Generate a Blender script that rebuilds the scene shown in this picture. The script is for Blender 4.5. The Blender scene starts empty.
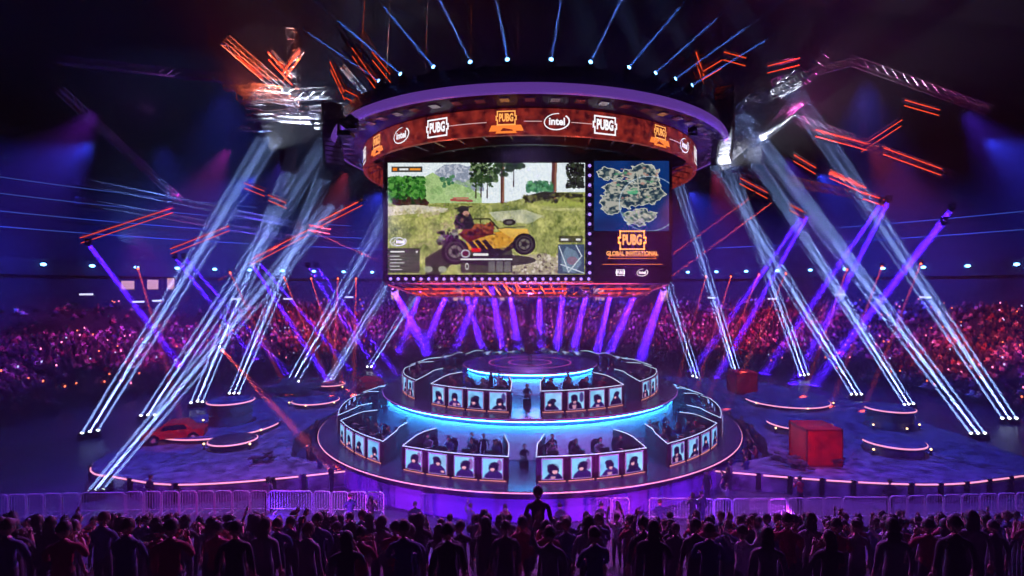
import bpy, bmesh, math, random
import numpy as np
from mathutils import Vector, Matrix, Euler
random.seed(7); RNG = np.random.default_rng(7)
PI = math.pi
scn = bpy.context.scene
COL = scn.collection

# ------------------------------------------------------------------ camera, world, exposure
CAMZ, F = 11.4, 520.0
cam = bpy.data.cameras.new('camera'); camo = bpy.data.objects.new('camera', cam); COL.objects.link(camo)
camo.location = (0, 0, CAMZ); camo.rotation_euler = (PI/2, 0, 0)
cam.sensor_width = 36; cam.lens = F/1024*36; cam.clip_start = 0.5; cam.clip_end = 500
scn.camera = camo
cam.shift_x = -18/1024
scn.view_settings.view_transform = 'Standard'; scn.view_settings.look = 'None'
scn.view_settings.exposure = 0.28; scn.view_settings.gamma = 1.0; scn.view_settings.use_curve_mapping = False
w = bpy.data.worlds.new('night'); scn.world = w; w.use_nodes = True
w.node_tree.nodes['Background'].inputs[0].default_value = (0.05, 0.04, 0.2, 1)
w.node_tree.nodes['Background'].inputs[1].default_value = 0.045
scn.cycles.use_denoising = True; scn.cycles.denoising_input_passes = 'RGB'
scn.cycles.max_bounces = 4; scn.cycles.diffuse_bounces = 2; scn.cycles.glossy_bounces = 2
scn.cycles.volume_bounces = 0; scn.cycles.transparent_max_bounces = 32
scn.cycles.sample_clamp_indirect = 4.0; scn.cycles.use_light_tree = True
scn.cycles.use_adaptive_sampling = False
scn.cycles.caustics_reflective = False; scn.cycles.caustics_refractive = False

CX, CY = 0.0, 40.0
TH0 = math.radians(-1.6)
def P(px, py, d):                      # a point of the place seen in that direction at that depth
    return Vector(((px-530)*d/F, d, CAMZ-(py-288)*d/F))
def pol(R, th, z):                     # a point on the arena's round plan
    return Vector((CX+R*math.sin(th), CY-R*math.cos(th), z))

# ------------------------------------------------------------------ lights
WASH = []
def light(kind, loc, target, color, power, name='flood', **kw):
    l = bpy.data.lights.new(name, kind); l.color = color; l.energy = power
    for k, v in kw.items(): setattr(l, k, v)
    o = bpy.data.objects.new(name, l); COL.objects.link(o); o.location = loc
    if target is not None:
        o.rotation_euler = (Vector(target)-Vector(loc)).to_track_quat('-Z', 'Y').to_euler()
    WASH.append(o)
    return o
R_ = math.radians
# roof floods washing the seating bowl
bowl_washes = [(-118, (.7,.04,.7), 30000), (-98, (.35,.03,1), 24000), (-80, (1,.05,.2), 24000), (-128, (.12,.04,1), 26000), (-140, (1,.06,.12), 26000),
               (-152, (.4,.04,1), 26000), (-166, (.45,.04,1), 30000), (180, (.5,.05,1), 32000), (166, (.35,.04,1), 28000),
               (152, (.7,.05,.8), 26000), (140, (1,.04,.22), 30000), (126, (.15,.03,1), 36000), (112, (1,.07,.06), 28000),
               (98, (.12,.03,1), 36000), (84, (1,.08,.05), 18000), (-70, (.3,.04,1), 20000), (70, (.2,.04,1), 20000)]
for a, c, p in bowl_washes:
    light('SPOT', pol(38, R_(a), 27), pol(60, R_(a), 4), c, p*.9, spot_size=R_(52), spot_blend=1.0, shadow_soft_size=.4)
# deep blue wash over the upper bowl
for a in (-150, -128, -106, -84, 170, 148, 126, 104, 84, -172):
    light('SPOT', pol(46, R_(a), 26), pol(76, R_(a), 15), (.03,.05,1), 62000, spot_size=R_(60), spot_blend=1.0, shadow_soft_size=.4)
# violet wash on the strip of floor inside the barriers
for x, c, p in ((-24, (.25,.04,1), 900), (-15, (.7,.04,.9), 900), (-6, (.35,.05,1), 900), (4, (.6,.06,1), 900), (12, (.3,.04,1), 900), (21, (.3,.05,1), 900)):
    light('SPOT', (x, 19.5, 14), (x, 25.6, .3), c, p*6, spot_size=R_(56), spot_blend=1.0, shadow_soft_size=.2)
# violet light on the ring's flanks
for a in (-75, -50, 50, 75):
    light('SPOT', pol(13.4, R_(a), 18.2), pol(13.4, R_(a), 21), (.25,.12,1), 260, spot_size=R_(130), spot_blend=1.0, shadow_soft_size=.2)
# deep blue wash over the floor and the outer stages
for x, y, px_, c, p in ((-20, 34, -19, (.06,.08,1), 9000), (22, 34, 21, (.06,.08,1), 10000), (-34, 48, -30, (.05,.06,1), 6000), (36, 50, 34, (.06,.06,1), 7000),
                        (-12, 52, -15, (.1,.1,1), 4500), (16, 56, 20, (.12,.1,1), 5000)):
    light('SPOT', (x, y, 25), (px_, y, 0), c, p*1.5, spot_size=R_(72), spot_blend=1.0, shadow_soft_size=.5)
# purple wash on the round stage
light('SPOT', pol(5, PI, 11), pol(4, 0, 2), (.45,.18,1), 2200, spot_size=R_(150), spot_blend=.6, shadow_soft_size=.6)
light('SPOT', pol(17.5, 0, 19), pol(11.5, 0, 2.5), (.5,.3,1), 5200, spot_size=R_(100), spot_blend=.8, shadow_soft_size=.5)
light('SPOT', pol(12, R_(-50), 18), pol(13.5, R_(-50), 2), (.4,.25,1), 3000, spot_size=R_(80), spot_blend=.8, shadow_soft_size=.5)
light('SPOT', pol(12, R_(50), 18), pol(13.5, R_(45), 2), (1,.12,.3), 2400, spot_size=R_(80), spot_blend=.8, shadow_soft_size=.5)
# low magenta floods in front of the stage
for a, c, p in ((-42, (.12,.02,1), 420), (-27, (.6,.04,1), 700), (-12, (.16,.02,1), 500), (3, (.2,.02,1), 520), (15, (.8,.05,.9), 620), (28, (.16,.02,1), 500), (41, (.5,.04,1), 600)):
    light('SPOT', pol(19.5, R_(a), .25), pol(15.1, R_(a), 1.0), c, p*.75, spot_size=R_(130), spot_blend=1.0, shadow_soft_size=.1)
# near crowd under a violet wash
for x, c, p in ((-13, (.3,.1,1), 600), (-4, (.9,.1,.9), 700), (5, (.5,.08,1), 700), (13, (.4,.1,1), 600)):
    light('SPOT', (x, 25, 15), (x*.9, 13, 4.5), c, p*9, spot_size=R_(85), spot_blend=1.0, shadow_soft_size=.3)

# ------------------------------------------------------------------ materials
MATS = {}
def nodes(m): return m.node_tree.nodes, m.node_tree.links
def mat(name, color, rough=.5, metal=0., noise=.15, scale=6., bump=.0, spec=.5):
    if name in MATS: return MATS[name]
    m = bpy.data.materials.new(name); m.use_nodes = True; MATS[name] = m
    n, l = nodes(m); b = n['Principled BSDF']
    b.inputs['Roughness'].default_value = rough; b.inputs['Metallic'].default_value = metal
    tc = n.new('ShaderNodeTexCoord'); nz = n.new('ShaderNodeTexNoise'); nz.inputs['Scale'].default_value = scale; nz.inputs['Detail'].default_value = 4
    l.new(tc.outputs['Object'], nz.inputs['Vector'])
    r = n.new('ShaderNodeValToRGB'); l.new(nz.outputs['Fac'], r.inputs['Fac'])
    c = Vector(color)
    r.color_ramp.elements[0].position = .3; r.color_ramp.elements[1].position = .7
    r.color_ramp.elements[0].color = (*(c*(1-noise)), 1); r.color_ramp.elements[1].color = (*[min(1, v*(1+noise)) for v in c], 1)
    l.new(r.outputs['Color'], b.inputs['Base Color'])
    if bump:
        bp = n.new('ShaderNodeBump'); bp.inputs['Strength'].default_value = bump
        l.new(nz.outputs['Fac'], bp.inputs['Height']); l.new(bp.outputs['Normal'], b.inputs['Normal'])
    return m
def glow(name, color, strength, sample=False):
    if name in MATS: return MATS[name]
    m = bpy.data.materials.new(name); m.use_nodes = True; MATS[name] = m
    n, l = nodes(m); b = n['Principled BSDF']
    b.inputs['Base Color'].default_value = (*color, 1); b.inputs['Roughness'].default_value = .4
    b.inputs['Emission Color'].default_value = (*color, 1); b.inputs['Emission Strength'].default_value = strength
    m.cycles.emission_sampling = 'AUTO' if sample else 'NONE'
    return m
def attrmat(name, strength=0., sample=False, rough=.7):
    m = bpy.data.materials.new(name); m.use_nodes = True; MATS[name] = m
    n, l = nodes(m); b = n['Principled BSDF']; a = n.new('ShaderNodeAttribute'); a.attribute_name = 'Col'
    if strength:
        b.inputs['Base Color'].default_value = (.01, .01, .01, 1)
        l.new(a.outputs['Color'], b.inputs['Emission Color']); b.inputs['Emission Strength'].default_value = strength
    else:
        l.new(a.outputs['Color'], b.inputs['Base Color'])
    b.inputs['Roughness'].default_value = rough
    m.cycles.emission_sampling = 'AUTO' if sample else 'NONE'
    return m
def volmat(name, color, density):
    if name in MATS: return MATS[name]
    m = bpy.data.materials.new(name); m.use_nodes = True; MATS[name] = m
    n, l = nodes(m); n.remove(n['Principled BSDF'])
    s = n.new('ShaderNodeVolumeScatter'); s.inputs['Color'].default_value = (*color, 1); s.inputs['Density'].default_value = density
    l.new(s.outputs[0], n['Material Output'].inputs['Volume'])
    m.cycles.volume_sampling = 'EQUIANGULAR'; m.cycles.homogeneous_volume = True
    return m

# ------------------------------------------------------------------ mesh helpers
class MB:
    def __init__(s): s.v = []; s.f = []; s.m = []; s.mi = 0
    def add(s, vs, fs):
        o = len(s.v); s.v += [tuple(v) for v in vs]; s.f += [tuple(i+o for i in f) for f in fs]; s.m += [s.mi]*len(fs)
    def box(s, c, size, rot=None, taper=1.0):
        x, y, z = [a/2 for a in size]; vs = []
        for dz, t in ((-z, 1), (z, taper)):
            for dx, dy in ((-x, -y), (x, -y), (x, y), (-x, y)): vs.append(Vector((dx*t, dy*t, dz)))
        if rot is not None: vs = [rot @ v for v in vs]
        vs = [v+Vector(c) for v in vs]
        s.add(vs, [(3,2,1,0), (4,5,6,7), (0,1,5,4), (1,2,6,5), (2,3,7,6), (3,0,4,7)])
    def bbox(s, c, size, b=.02, rot=None):          # box with chamfered vertical edges and top
        x, y, z = [a/2 for a in size]; b = min(b, x*.9, y*.9)
        def ring(ix, zz): return [Vector(p) for p in ((-x+b+ix*0, -y+ix, zz), (x-b, -y+ix, zz), (x-ix, -y+b, zz), (x-ix, y-b, zz), (x-b, y-ix, zz), (-x+b, y-ix, zz), (-x+ix, y-b, zz), (-x+ix, -y+b, zz))]
        vs = ring(0, -z)+ring(0, z-b)+ring(b, z)
        if rot is not None: vs = [rot @ v for v in vs]
        vs = [v+Vector(c) for v in vs]; fs = [tuple(range(7, -1, -1)), tuple(range(16, 24))]
        for k in (0, 8):
            for i in range(8): j = (i+1) % 8; fs.append((k+i, k+j, k+8+j, k+8+i))
        s.add(vs, fs)
    def tube(s, a, b, r0, r1=None, n=8, cap=True):
        a, b = Vector(a), Vector(b); r1 = r0 if r1 is None else r1
        d = b-a
        if d.length < 1e-6: return
        q = d.to_track_quat('Z', 'Y'); vs = []
        for p, r in ((a, r0), (b, r1)):
            for i in range(n):
                t = 2*PI*i/n; vs.append(p+q @ Vector((r*math.cos(t), r*math.sin(t), 0)))
        fs = [(i, (i+1) % n, n+(i+1) % n, n+i) for i in range(n)]
        if cap: fs += [tuple(range(n-1, -1, -1)), tuple(range(n, 2*n))]
        s.add(vs, fs)
    def path(s, pts, r, n=6):
        for a, b in zip(pts[:-1], pts[1:]): s.tube(a, b, r, n=n)
    def lathe(s, prof, n=32, c=(0,0,0), a0=0., a1=2*PI, close=False):   # prof: (r, z) list; polar like pol()
        full = abs(a1-a0-2*PI) < 1e-6; m = n if full else n+1; k = len(prof); vs = []
        for i in range(m):
            t = a0+(a1-a0)*i/n
            for r, z in prof: vs.append((c[0]+r*math.sin(t), c[1]-r*math.cos(t), c[2]+z))
        fs = []
        for i in range(n):
            j = (i+1) % m
            for q in range(k-1 if not close else k):
                q2 = (q+1) % k; fs.append((i*k+q, j*k+q, j*k+q2, i*k+q2))
        if close and not full:
            fs.append(tuple(range(k))); fs.append(tuple((m-1)*k+q for q in range(k-1, -1, -1)))
        s.add(vs, fs)
    def poly(s, pts, z0, z1):                         # extruded outline
        n = len(pts); vs = [(x, y, z0) for x, y in pts]+[(x, y, z1) for x, y in pts]
        s.add(vs, [tuple(range(n-1, -1, -1)), tuple(range(n, 2*n))]+[(i, (i+1) % n, n+(i+1) % n, n+i) for i in range(n)])
    def ball(s, c, r, nu=10, nv=7, sc=(1,1,1), rot=None):
        vs = []; c = Vector(c)
        for j in range(1, nv):
            ph = PI*j/nv
            for i in range(nu):
                t = 2*PI*i/nu; v = Vector((r*sc[0]*math.sin(ph)*math.cos(t), r*sc[1]*math.sin(ph)*math.sin(t), r*sc[2]*math.cos(ph)))
                vs.append(v)
        vs += [Vector((0,0,r*sc[2])), Vector((0,0,-r*sc[2]))]
        if rot is not None: vs = [rot @ v for v in vs]
        vs = [v+c for v in vs]; T = (nv-1)*nu; fs = []
        for j in range(nv-2):
            for i in range(nu): k = (i+1) % nu; fs.append((j*nu+i, (j+1)*nu+i, (j+1)*nu+k, j*nu+k))
        for i in range(nu): k = (i+1) % nu; fs += [(T, i, k), ((nv-2)*nu+k, (nv-2)*nu+i, T+1)]
        s.add(vs, fs)
    def mesh(s, name, mats, smooth=False):
        me = bpy.data.meshes.new(name); me.from_pydata(s.v, [], s.f)
        for m in (mats if isinstance(mats, (list, tuple)) else [mats]): me.materials.append(m)
        if len(set(s.m)) > 1: me.polygons.foreach_set('material_index', s.m)
        if smooth: me.polygons.foreach_set('use_smooth', [True]*len(me.polygons))
        bm = bmesh.new(); bm.from_mesh(me); bmesh.ops.recalc_face_normals(bm, faces=bm.faces); bm.to_mesh(me); bm.free()
        me.update(); return me
    def build(s, name, mats, parent=None, smooth=False):
        return link(name, s.mesh(name, mats, smooth), parent)
def link(name, me, parent=None, loc=None, rot=None):
    o = bpy.data.objects.new(name, me); COL.objects.link(o)
    if parent is not None: o.parent = parent
    if loc is not None: o.location = loc
    if rot is not None: o.rotation_euler = rot
    return o
def tag(o, label, cat, group=None, kind=None):
    o['label'] = label; o['category'] = cat
    if group: o['group'] = group
    if kind: o['kind'] = kind
    return o
def empty(name, loc=(0,0,0), rz=0.):
    o = bpy.data.objects.new(name, None); COL.objects.link(o); o.location = loc; o.rotation_euler = (0,0,rz); o.empty_display_size = .2
    return o
def struct(o): o['kind'] = 'structure'; return o
KIDS = {}
def kids(o): return [c for c in bpy.data.objects if c.parent == o]
def template(root): return (root, [(c, kids(c)) for c in kids(root)])
def copy_t(t, loc, rz):
    root, ch = t; r = root.copy(); COL.objects.link(r); r.location = loc; r.rotation_euler = (0,0,rz)
    out = []
    for c, g in ch:
        d = c.copy(); COL.objects.link(d); d.parent = r; out.append(d)
        for e in g: h = e.copy(); COL.objects.link(h); h.parent = d
    return r, out
ORD = ['first','second','third','fourth','fifth','sixth','seventh','eighth','ninth','tenth','eleventh','twelfth','thirteenth','fourteenth','fifteenth',
       'sixteenth','seventeenth','eighteenth','nineteenth','twentieth','twenty-first','twenty-second','twenty-third','twenty-fourth','twenty-fifth',
       'twenty-sixth','twenty-seventh','twenty-eighth','twenty-ninth','thirtieth','thirty-first','thirty-second','thirty-third','thirty-fourth','thirty-fifth','thirty-sixth','thirty-seventh','thirty-eighth','thirty-ninth','fortieth',
       'forty-first','forty-second','forty-third','forty-fourth','forty-fifth','forty-sixth','forty-seventh','forty-eighth','forty-ninth','fiftieth']

M_black = mat('black_metal', (.012,.012,.016), .45, .3)
M_truss = mat('aluminium_truss', (.42,.42,.46), .35, .9)
M_dark = mat('dark_concrete', (.05,.048,.06), .8, 0, .3, .6)
M_floor = mat('arena_floor', (.10,.09,.15), .35, 0, .35, .35)
M_deck = mat('stage_deck', (.055,.045,.085), .28, 0, .25, 1.2)
M_turf = mat('printed_stage_mat', (.16,.17,.26), .7, 0, .75, 1.6, .6)
M_fascia = mat('stage_fascia', (.7,.68,.78), .5, 0, .1, 2)
M_panel = mat('booth_panel', (.075,.03,.035), .45, 0, .3, 3)
M_booth_in = mat('booth_inside', (.04,.03,.045), .6)
M_plastic = mat('black_plastic', (.015,.015,.018), .4)
M_chair = mat('chair_vinyl', (.02,.018,.03), .35)
M_skin = mat('skin', (.55,.34,.25), .6, 0, .08)
M_hair = mat('hair', (.015,.011,.010), .55, 0, .3, 30)
M_steel = mat('barrier_steel', (.75,.75,.8), .45, .2)
M_edge = glow('edge_light', (.6,.8,.95), .62)
M_rim = glow('rim_light', (1,.36,.5), .95)
M_rimp = glow('rim_light_purple', (.4,.12,.6), .5)
M_cyan = glow('cyan_strip', (.03,.38,1), 62, True)
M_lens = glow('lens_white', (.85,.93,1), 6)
M_lensb = glow('lens_blue', (.12,.4,1), 9)
M_lensp = glow('lens_purple', (.45,.12,1), 6)
M_lensr = glow('lens_red', (1,.12,.06), 4)
M_warm = glow('warm_bulb', (1,.62,.28), 3)
M_orange = glow('orange_tube', (1,.08,.02), .75)

# ------------------------------------------------------------------ the setting
b = MB(); b.lathe([(0,0),(15,0),(30,0),(46,0)], 96, (CX,CY,0)); b.v = b.v; b.box((0,-2,-.2), (90,50,.3))
struct(b.build('floor', M_floor))
prof = []; NROW = 30; R0B, DR, DZ = 45.0, .9, 8.5/30
for i in range(NROW): prof += [(R0B+i*DR, i*DZ), (R0B+i*DR, (i+1)*DZ)]
prof += [(R0B+NROW*DR, NROW*DZ)]
b = MB(); b.lathe(prof, 120, (CX,CY,0), R_(58), R_(302))
struct(b.build('wall_seating_bowl', M_dark))
b = MB(); b.lathe([(R0B+NROW*DR, 8.5), (74, 8.5), (74, 13.2), (73, 13.2), (73, 15.4), (74.5, 15.4)], 120, (CX,CY,0), R_(55), R_(305))
prof = [(74.5, 15.4)]
for i in range(20): prof += [(75+i*1.2, 15.4+(i+1)*.85), (76.2+i*1.2, 15.4+(i+1)*.85)]
prof += [(100, 39)]
b.lathe(prof, 120, (CX,CY,0), R_(55), R_(305))
struct(b.build('wall_upper_bowl', M_dark))
b = MB(); b.lathe([(0,39),(50,39),(101,39)], 96, (CX,CY,0))
struct(b.build('ceiling', mat('dark_ceiling', (.02,.02,.025), .8)))
b = MB(); b.lathe([(2, 45.5), (30, 45.5)], 4, (0,0,-45)) if False else None
# seating riser the photographer stands on
b = MB()
NR = 9
def row_d(i): return 16-i*1.0
def row_z(i): return CAMZ-7.05+i*.42-1.66
for i in range(NR+3):
    d = row_d(i); z = row_z(i); b.box((0, d-.05, z/2), (44, .98, z))
struct(b.build('floor_riser', M_dark))

# ------------------------------------------------------------------ the round three-tier stage
T1, T2, T3 = (15.1, 1.63), (10.9, 4.07), (5.08, 5.70)
root = empty('round_stage', (CX, CY, 0))
tag(root, 'three-tier round centre stage with glowing rims below the hanging scoreboard', 'stage')
def tier(R, z, zb, inner, rimm, nm):
    b = MB(); b.lathe([(inner, z), (R-.05, z), (R, z-.02), (R, z-.16), (R-.35, z-.16), (R-.35, zb), (inner, zb)], 128); b.build(nm+'_deck', [M_deck], root)
    b = MB(); b.lathe([(R-.34, z-.5), (R-.33, zb+.02)], 128); b.build(nm+'_fascia', M_fascia if nm != 'lower' else mat('lower_fascia', (.34,.16,.8), .5, 0, .1, 2), root)
    b = MB(); b.lathe([(R+.002, z-.04), (R+.03, z-.045), (R+.03, z-.09), (R+.002, z-.095)], 128, close=True); b.build(nm+'_rim_light', rimm, root)
tier(*T1, 0, 0, M_rim, 'lower')
tier(*T2, T1[1], 0, M_rimp, 'middle')
tier(*T3, T2[1], 0, M_rimp, 'upper')
b = MB(); b.lathe([(T2[0]-.30, T2[1]-.17), (T2[0]-.14, T2[1]-.17), (T2[0]-.14, T2[1]-.24), (T2[0]-.30, T2[1]-.24)], 96, close=True); b.build('cyan_light_strip', M_cyan, root)
b = MB(); b.lathe([(T3[0]-.30, T3[1]-.17), (T3[0]-.14, T3[1]-.17), (T3[0]-.14, T3[1]-.24), (T3[0]-.30, T3[1]-.24)], 64, close=True); b.build('cyan_light_strip', M_cyan, root)
# emblem ring on top deck
b = MB(); b.lathe([(3.1, 5.705), (3.16, 5.705)], 64); b.lathe([(1.6, 5.705), (1.66, 5.705)], 64); b.build('deck_light_ring', glow('deck_ring', (.8,.1,.5), .6), root)

# ------------------------------------------------------------------ painting canvases for the screens
class Canvas:
    def __init__(s, W, H, bg): s.W, s.H = W, H; s.a = np.zeros((H, W, 3)); s.a[:] = bg; s.Y, s.X = np.mgrid[0:H, 0:W]
    def put(s, mask, c, al=1.0):
        c = np.array(c); s.a[mask] = s.a[mask]*(1-al)+c*al
    def rect(s, x0, y0, x1, y1, c, al=1.0): s.put((s.X >= x0)&(s.X < x1)&(s.Y >= y0)&(s.Y < y1), c, al)
    def ell(s, cx, cy, rx, ry, c, al=1.0, ang=0):
        dx, dy = s.X-cx, s.Y-cy; ca, sa = math.cos(ang), math.sin(ang)
        s.put(((dx*ca+dy*sa)/rx)**2+((-dx*sa+dy*ca)/ry)**2 <= 1, c, al)
    def ring(s, cx, cy, rx, ry, w_, c, al=1.0):
        q = ((s.X-cx)/rx)**2+((s.Y-cy)/ry)**2; s.put((q <= 1)&(q >= (1-w_)**2), c, al)
    def poly(s, pts, c, al=1.0):
        m = np.zeros((s.H, s.W), bool); n = len(pts)
        for i in range(n):
            x0, y0 = pts[i]; x1, y1 = pts[(i+1) % n]
            if y0 == y1: continue
            cond = ((s.Y >= min(y0, y1))&(s.Y < max(y0, y1))); xi = x0+(s.Y-y0)*(x1-x0)/(y1-y0)
            m ^= cond&(s.X < xi)
        s.put(m, c, al)
    def line(s, x0, y0, x1, y1, w_, c, al=1.0):
        dx, dy = x1-x0, y1-y0; L = dx*dx+dy*dy+1e-9
        t = np.clip(((s.X-x0)*dx+(s.Y-y0)*dy)/L, 0, 1)
        s.put((s.X-x0-t*dx)**2+(s.Y-y0-t*dy)**2 <= (w_/2)**2, c, al)
    def noise(s, k, seed=0):
        r = np.random.default_rng(seed); h, w_ = s.H//k+3, s.W//k+3; g = r.random((h, w_))
        y, x = s.Y/k, s.X/k; i, j = y.astype(int), x.astype(int); fy, fx = y-i, x-j
        return (g[i,j]*(1-fx)+g[i,j+1]*fx)*(1-fy)+(g[i+1,j]*(1-fx)+g[i+1,j+1]*fx)*fy
    def blobs(s, x0, y0, x1, y1, n, r0, r1, cols, al=1.0, seed=1):
        r = random.Random(seed)
        for _ in range(n):
            q = r.uniform(r0, r1); s.ell(r.uniform(x0, x1), r.uniform(y0, y1), q*r.uniform(.8, 1.4), q, r.choice(cols), al)
def grid_mesh(name, cv, wd, ht, m):             # the lit picture as coloured points in the xz plane facing -y
    H, W = cv.H, cv.W
    X = (np.arange(W)/(W-1)-.5)*wd; Z = (.5-np.arange(H)/(H-1))*ht
    co = np.zeros((H, W, 3), np.float32); co[..., 0] = X[None]; co[..., 2] = Z[:, None]
    i = np.arange(H*W).reshape(H, W)
    q = np.stack([i[:-1,:-1], i[1:,:-1], i[1:,1:], i[:-1,1:]], -1).reshape(-1, 4)
    me = bpy.data.meshes.new(name); me.vertices.add(H*W); me.vertices.foreach_set('co', co.ravel())
    me.loops.add(q.size); me.loops.foreach_set('vertex_index', q.ravel().astype(np.int32))
    me.polygons.add(len(q)); me.polygons.foreach_set('loop_start', np.arange(0, q.size, 4, dtype=np.int32)); 
    me.update(calc_edges=True)
    at = me.attributes.new('Col', 'FLOAT_COLOR', 'POINT')
    c = np.ones((H*W, 4), np.float32); c[:, :3] = np.clip(cv.a, 0, 1).reshape(-1, 3)**2.2
    at.data.foreach_set('color', c.ravel()); me.materials.append(m)
    return me
M_scr = attrmat('video_screen', .84)
M_por = attrmat('portrait_video', 1.05)

# ------------------------------------------------------------------ flat lettering and marks
def text2d(body, size=1., bold=.0, sx=1.):
    c = bpy.data.curves.new('t', 'FONT'); c.body = body; c.size = size; c.offset = bold; c.align_x = 'CENTER'; c.align_y = 'CENTER'; c.resolution_u = 3
    o = bpy.data.objects.new('t', c); COL.objects.link(o); dg = bpy.context.evaluated_depsgraph_get(); dg.update()
    me = o.evaluated_get(dg).to_mesh(); vs = [(v.co.x*sx, v.co.y) for v in me.vertices]; fs = [tuple(p.vertices) for p in me.polygons]
    o.evaluated_get(dg).to_mesh_clear(); bpy.data.objects.remove(o); bpy.data.curves.remove(c)
    return vs, fs
def ring2d(rx, ry, w_, a0=0, a1=2*PI, n=36, ang=0, w2=None):
    vs = []; fs = []; w2 = w_ if w2 is None else w2
    for i in range(n+1):
        t = a0+(a1-a0)*i/n; ww = w_+(w2-w_)*i/n
        for k in (0, ww):
            x, y = (rx-k)*math.cos(t), (ry-k)*math.sin(t); vs.append((x*math.cos(ang)-y*math.sin(ang), x*math.sin(ang)+y*math.cos(ang)))
    for i in range(n): fs.append((2*i, 2*i+2, 2*i+3, 2*i+1))
    return vs, fs
def strip2d(pts, w_):                           # closed polyline of thickness w_
    vs = []; fs = []
    n = len(pts)
    for i in range(n):
        (x0, y0), (x1, y1) = pts[i], pts[(i+1) % n]; L = math.hypot(x1-x0, y1-y0) or 1; nx, ny = -(y1-y0)/L*w_/2, (x1-x0)/L*w_/2
        ex, ey = (x1-x0)/L*w_/2, (y1-y0)/L*w_/2
        k = len(vs); vs += [(x0-nx-ex, y0-ny-ey), (x1-nx+ex, y1-ny+ey), (x1+nx+ex, y1+ny+ey), (x0+nx-ex, y0+ny-ey)]; fs.append((k,k+1,k+2,k+3))
    return vs, fs
def badge_letters():                            # boxed four-letter mark
    L = [text2d('PUBG', .66, .03, .56)]
    x, y = .56, .42; L.append(strip2d([(-x,-y),(x,-y),(x,-.12),(x+.07,-.12),(x+.07,.12),(x,.12),(x,y),(-x,y),(-x,.12),(-x-.07,.12),(-x-.07,-.12),(-x,-.12)], .075))
    return L
def oval_mark():
    v, f = text2d('intel', .50, .016, .95)
    return [(v, f), ring2d(.66, .42, .035, R_(75), R_(400), 40, R_(8), .075)]
def shift(L, dx, dy, s=1.): return [([(x*s+dx, y*s+dy) for x, y in v], f) for v, f in L]
def flat(shapes, fn): 
    b = MB()
    for v, f in shapes: b.add([fn(x, y) for x, y in v], f)
    return b

# ------------------------------------------------------------------ the hanging scoreboard
SX0, SX1, SYF = -9.33, 9.01, 33.0
sb = empty('hanging_scoreboard', ((SX0+SX1)/2, SYF, 12.2))
tag(sb, 'giant hanging scoreboard with a game scene, an island map and a tournament badge', 'scoreboard')
sc0 = Vector(sb.location)
def sbp(px, py, d=SYF): return P(px, py, d)-sc0
b = MB(); b.box((0, 7, 3.45), (18.4, 13.8, 7.7)); b.box((0, 7, 7.9), (15, 12, 1.6)); b.build('cabinet', M_black, sb)
W, H = 420, 236
cv = Canvas(W, H, (.55, .58, .30))
n1, n2, n3 = cv.noise(9, 1), cv.noise(3, 2), cv.noise(30, 3)
g = np.clip(n1*.35+n2*.5+n3*.35-.1, 0, 1)[..., None]
cv.a = np.array((.30,.36,.12))*(1-g)+np.array((.86,.85,.52))*g
# sky and distance
sky = Canvas(W, H, (.93,.97,1.)); hz = 62+10*np.sin(cv.X/60)+cv.noise(24, 5)*10
hz = np.where(cv.X < 180, 84-cv.X*.02, 84-(cv.X-180)*.14+8*np.sin((cv.X-180)/45))
hz = np.where(cv.X > 330, np.maximum(hz, 62), hz)
cv.put(cv.Y < hz, (.92,.97,1.))
cv.poly([(100,18),(120,4),(150,2),(170,8),(185,3),(200,20),(205,60),(90,60)], (.56,.60,.68)); cv.put((cv.noise(4,9) > .55)&(cv.X > 98)&(cv.X < 200)&(cv.Y < 46)&(cv.a[...,0] < .7), (.74,.76,.82))
cv.poly([(60,40),(95,20),(120,36),(160,48),(200,66),(200,84),(0,86),(0,60)], (.66,.78,.52)); 
cv.blobs(60, 40, 190, 80, 40, 3, 8, [(.58,.72,.45),(.72,.82,.6),(.5,.66,.4)], .5, 3)
cv.blobs(112, 28, 140, 50, 14, 3, 6, [(.2,.42,.28),(.3,.5,.34)], .9, 4)
cv.blobs(2, 30, 78, 80, 900, 1.2, 4.2, [(.12,.34,.12),(.2,.46,.16),(.32,.6,.22),(.08,.22,.1),(.4,.66,.3)], .8, 5)
cv.ell(48, 84, 40, 8, (.22,.10,.10), .8); cv.blobs(0, 74, 84, 90, 30, 2, 5, [(.1,.2,.1),(.25,.12,.1)], .7, 6)
cv.poly([(0,92),(60,88),(130,96),(120,104),(40,108),(0,112)], (.86,.82,.74)); cv.blobs(0, 92, 110, 112, 40, 2, 6, [(.92,.88,.8),(.7,.66,.5),(.6,.6,.35)], .6, 7)
for x0, y0, y1 in ((188,0,74),(199,0,72),(212,6,74),(268,0,50)): cv.line(x0, y0, x0-1, y1, 2.5, (.22,.16,.12))
cv.blobs(176, 0, 232, 40, 420, 1.0, 3.4, [(.12,.22,.10),(.24,.36,.16),(.06,.12,.06),(.5,.58,.42)], .85, 8); cv.blobs(180, 30, 222, 50, 90, 1.0, 2.6, [(.12,.22,.10),(.2,.3,.14)], .8, 88)
cv.blobs(252, 0, 290, 12, 26, 3, 7, [(.15,.25,.12),(.08,.14,.07)], .85, 9)
cv.line(244, 0, 243, 82, 8, (.34,.2,.14)); cv.line(246, 0, 245, 82, 2.5, (.62,.42,.3))
cv.blobs(230, 2, 262, 26, 18, 3, 6, [(.12,.2,.1)], .8, 19)
cv.line(354, 0, 352, 80, 11, (.36,.2,.15)); cv.line(357, 0, 355, 80, 3, (.6,.4,.3))
cv.blobs(380, 0, 416, 52, 330, 1, 3.6, [(.1,.12,.08),(.04,.06,.04),(.2,.24,.16)], .9, 10)
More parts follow.
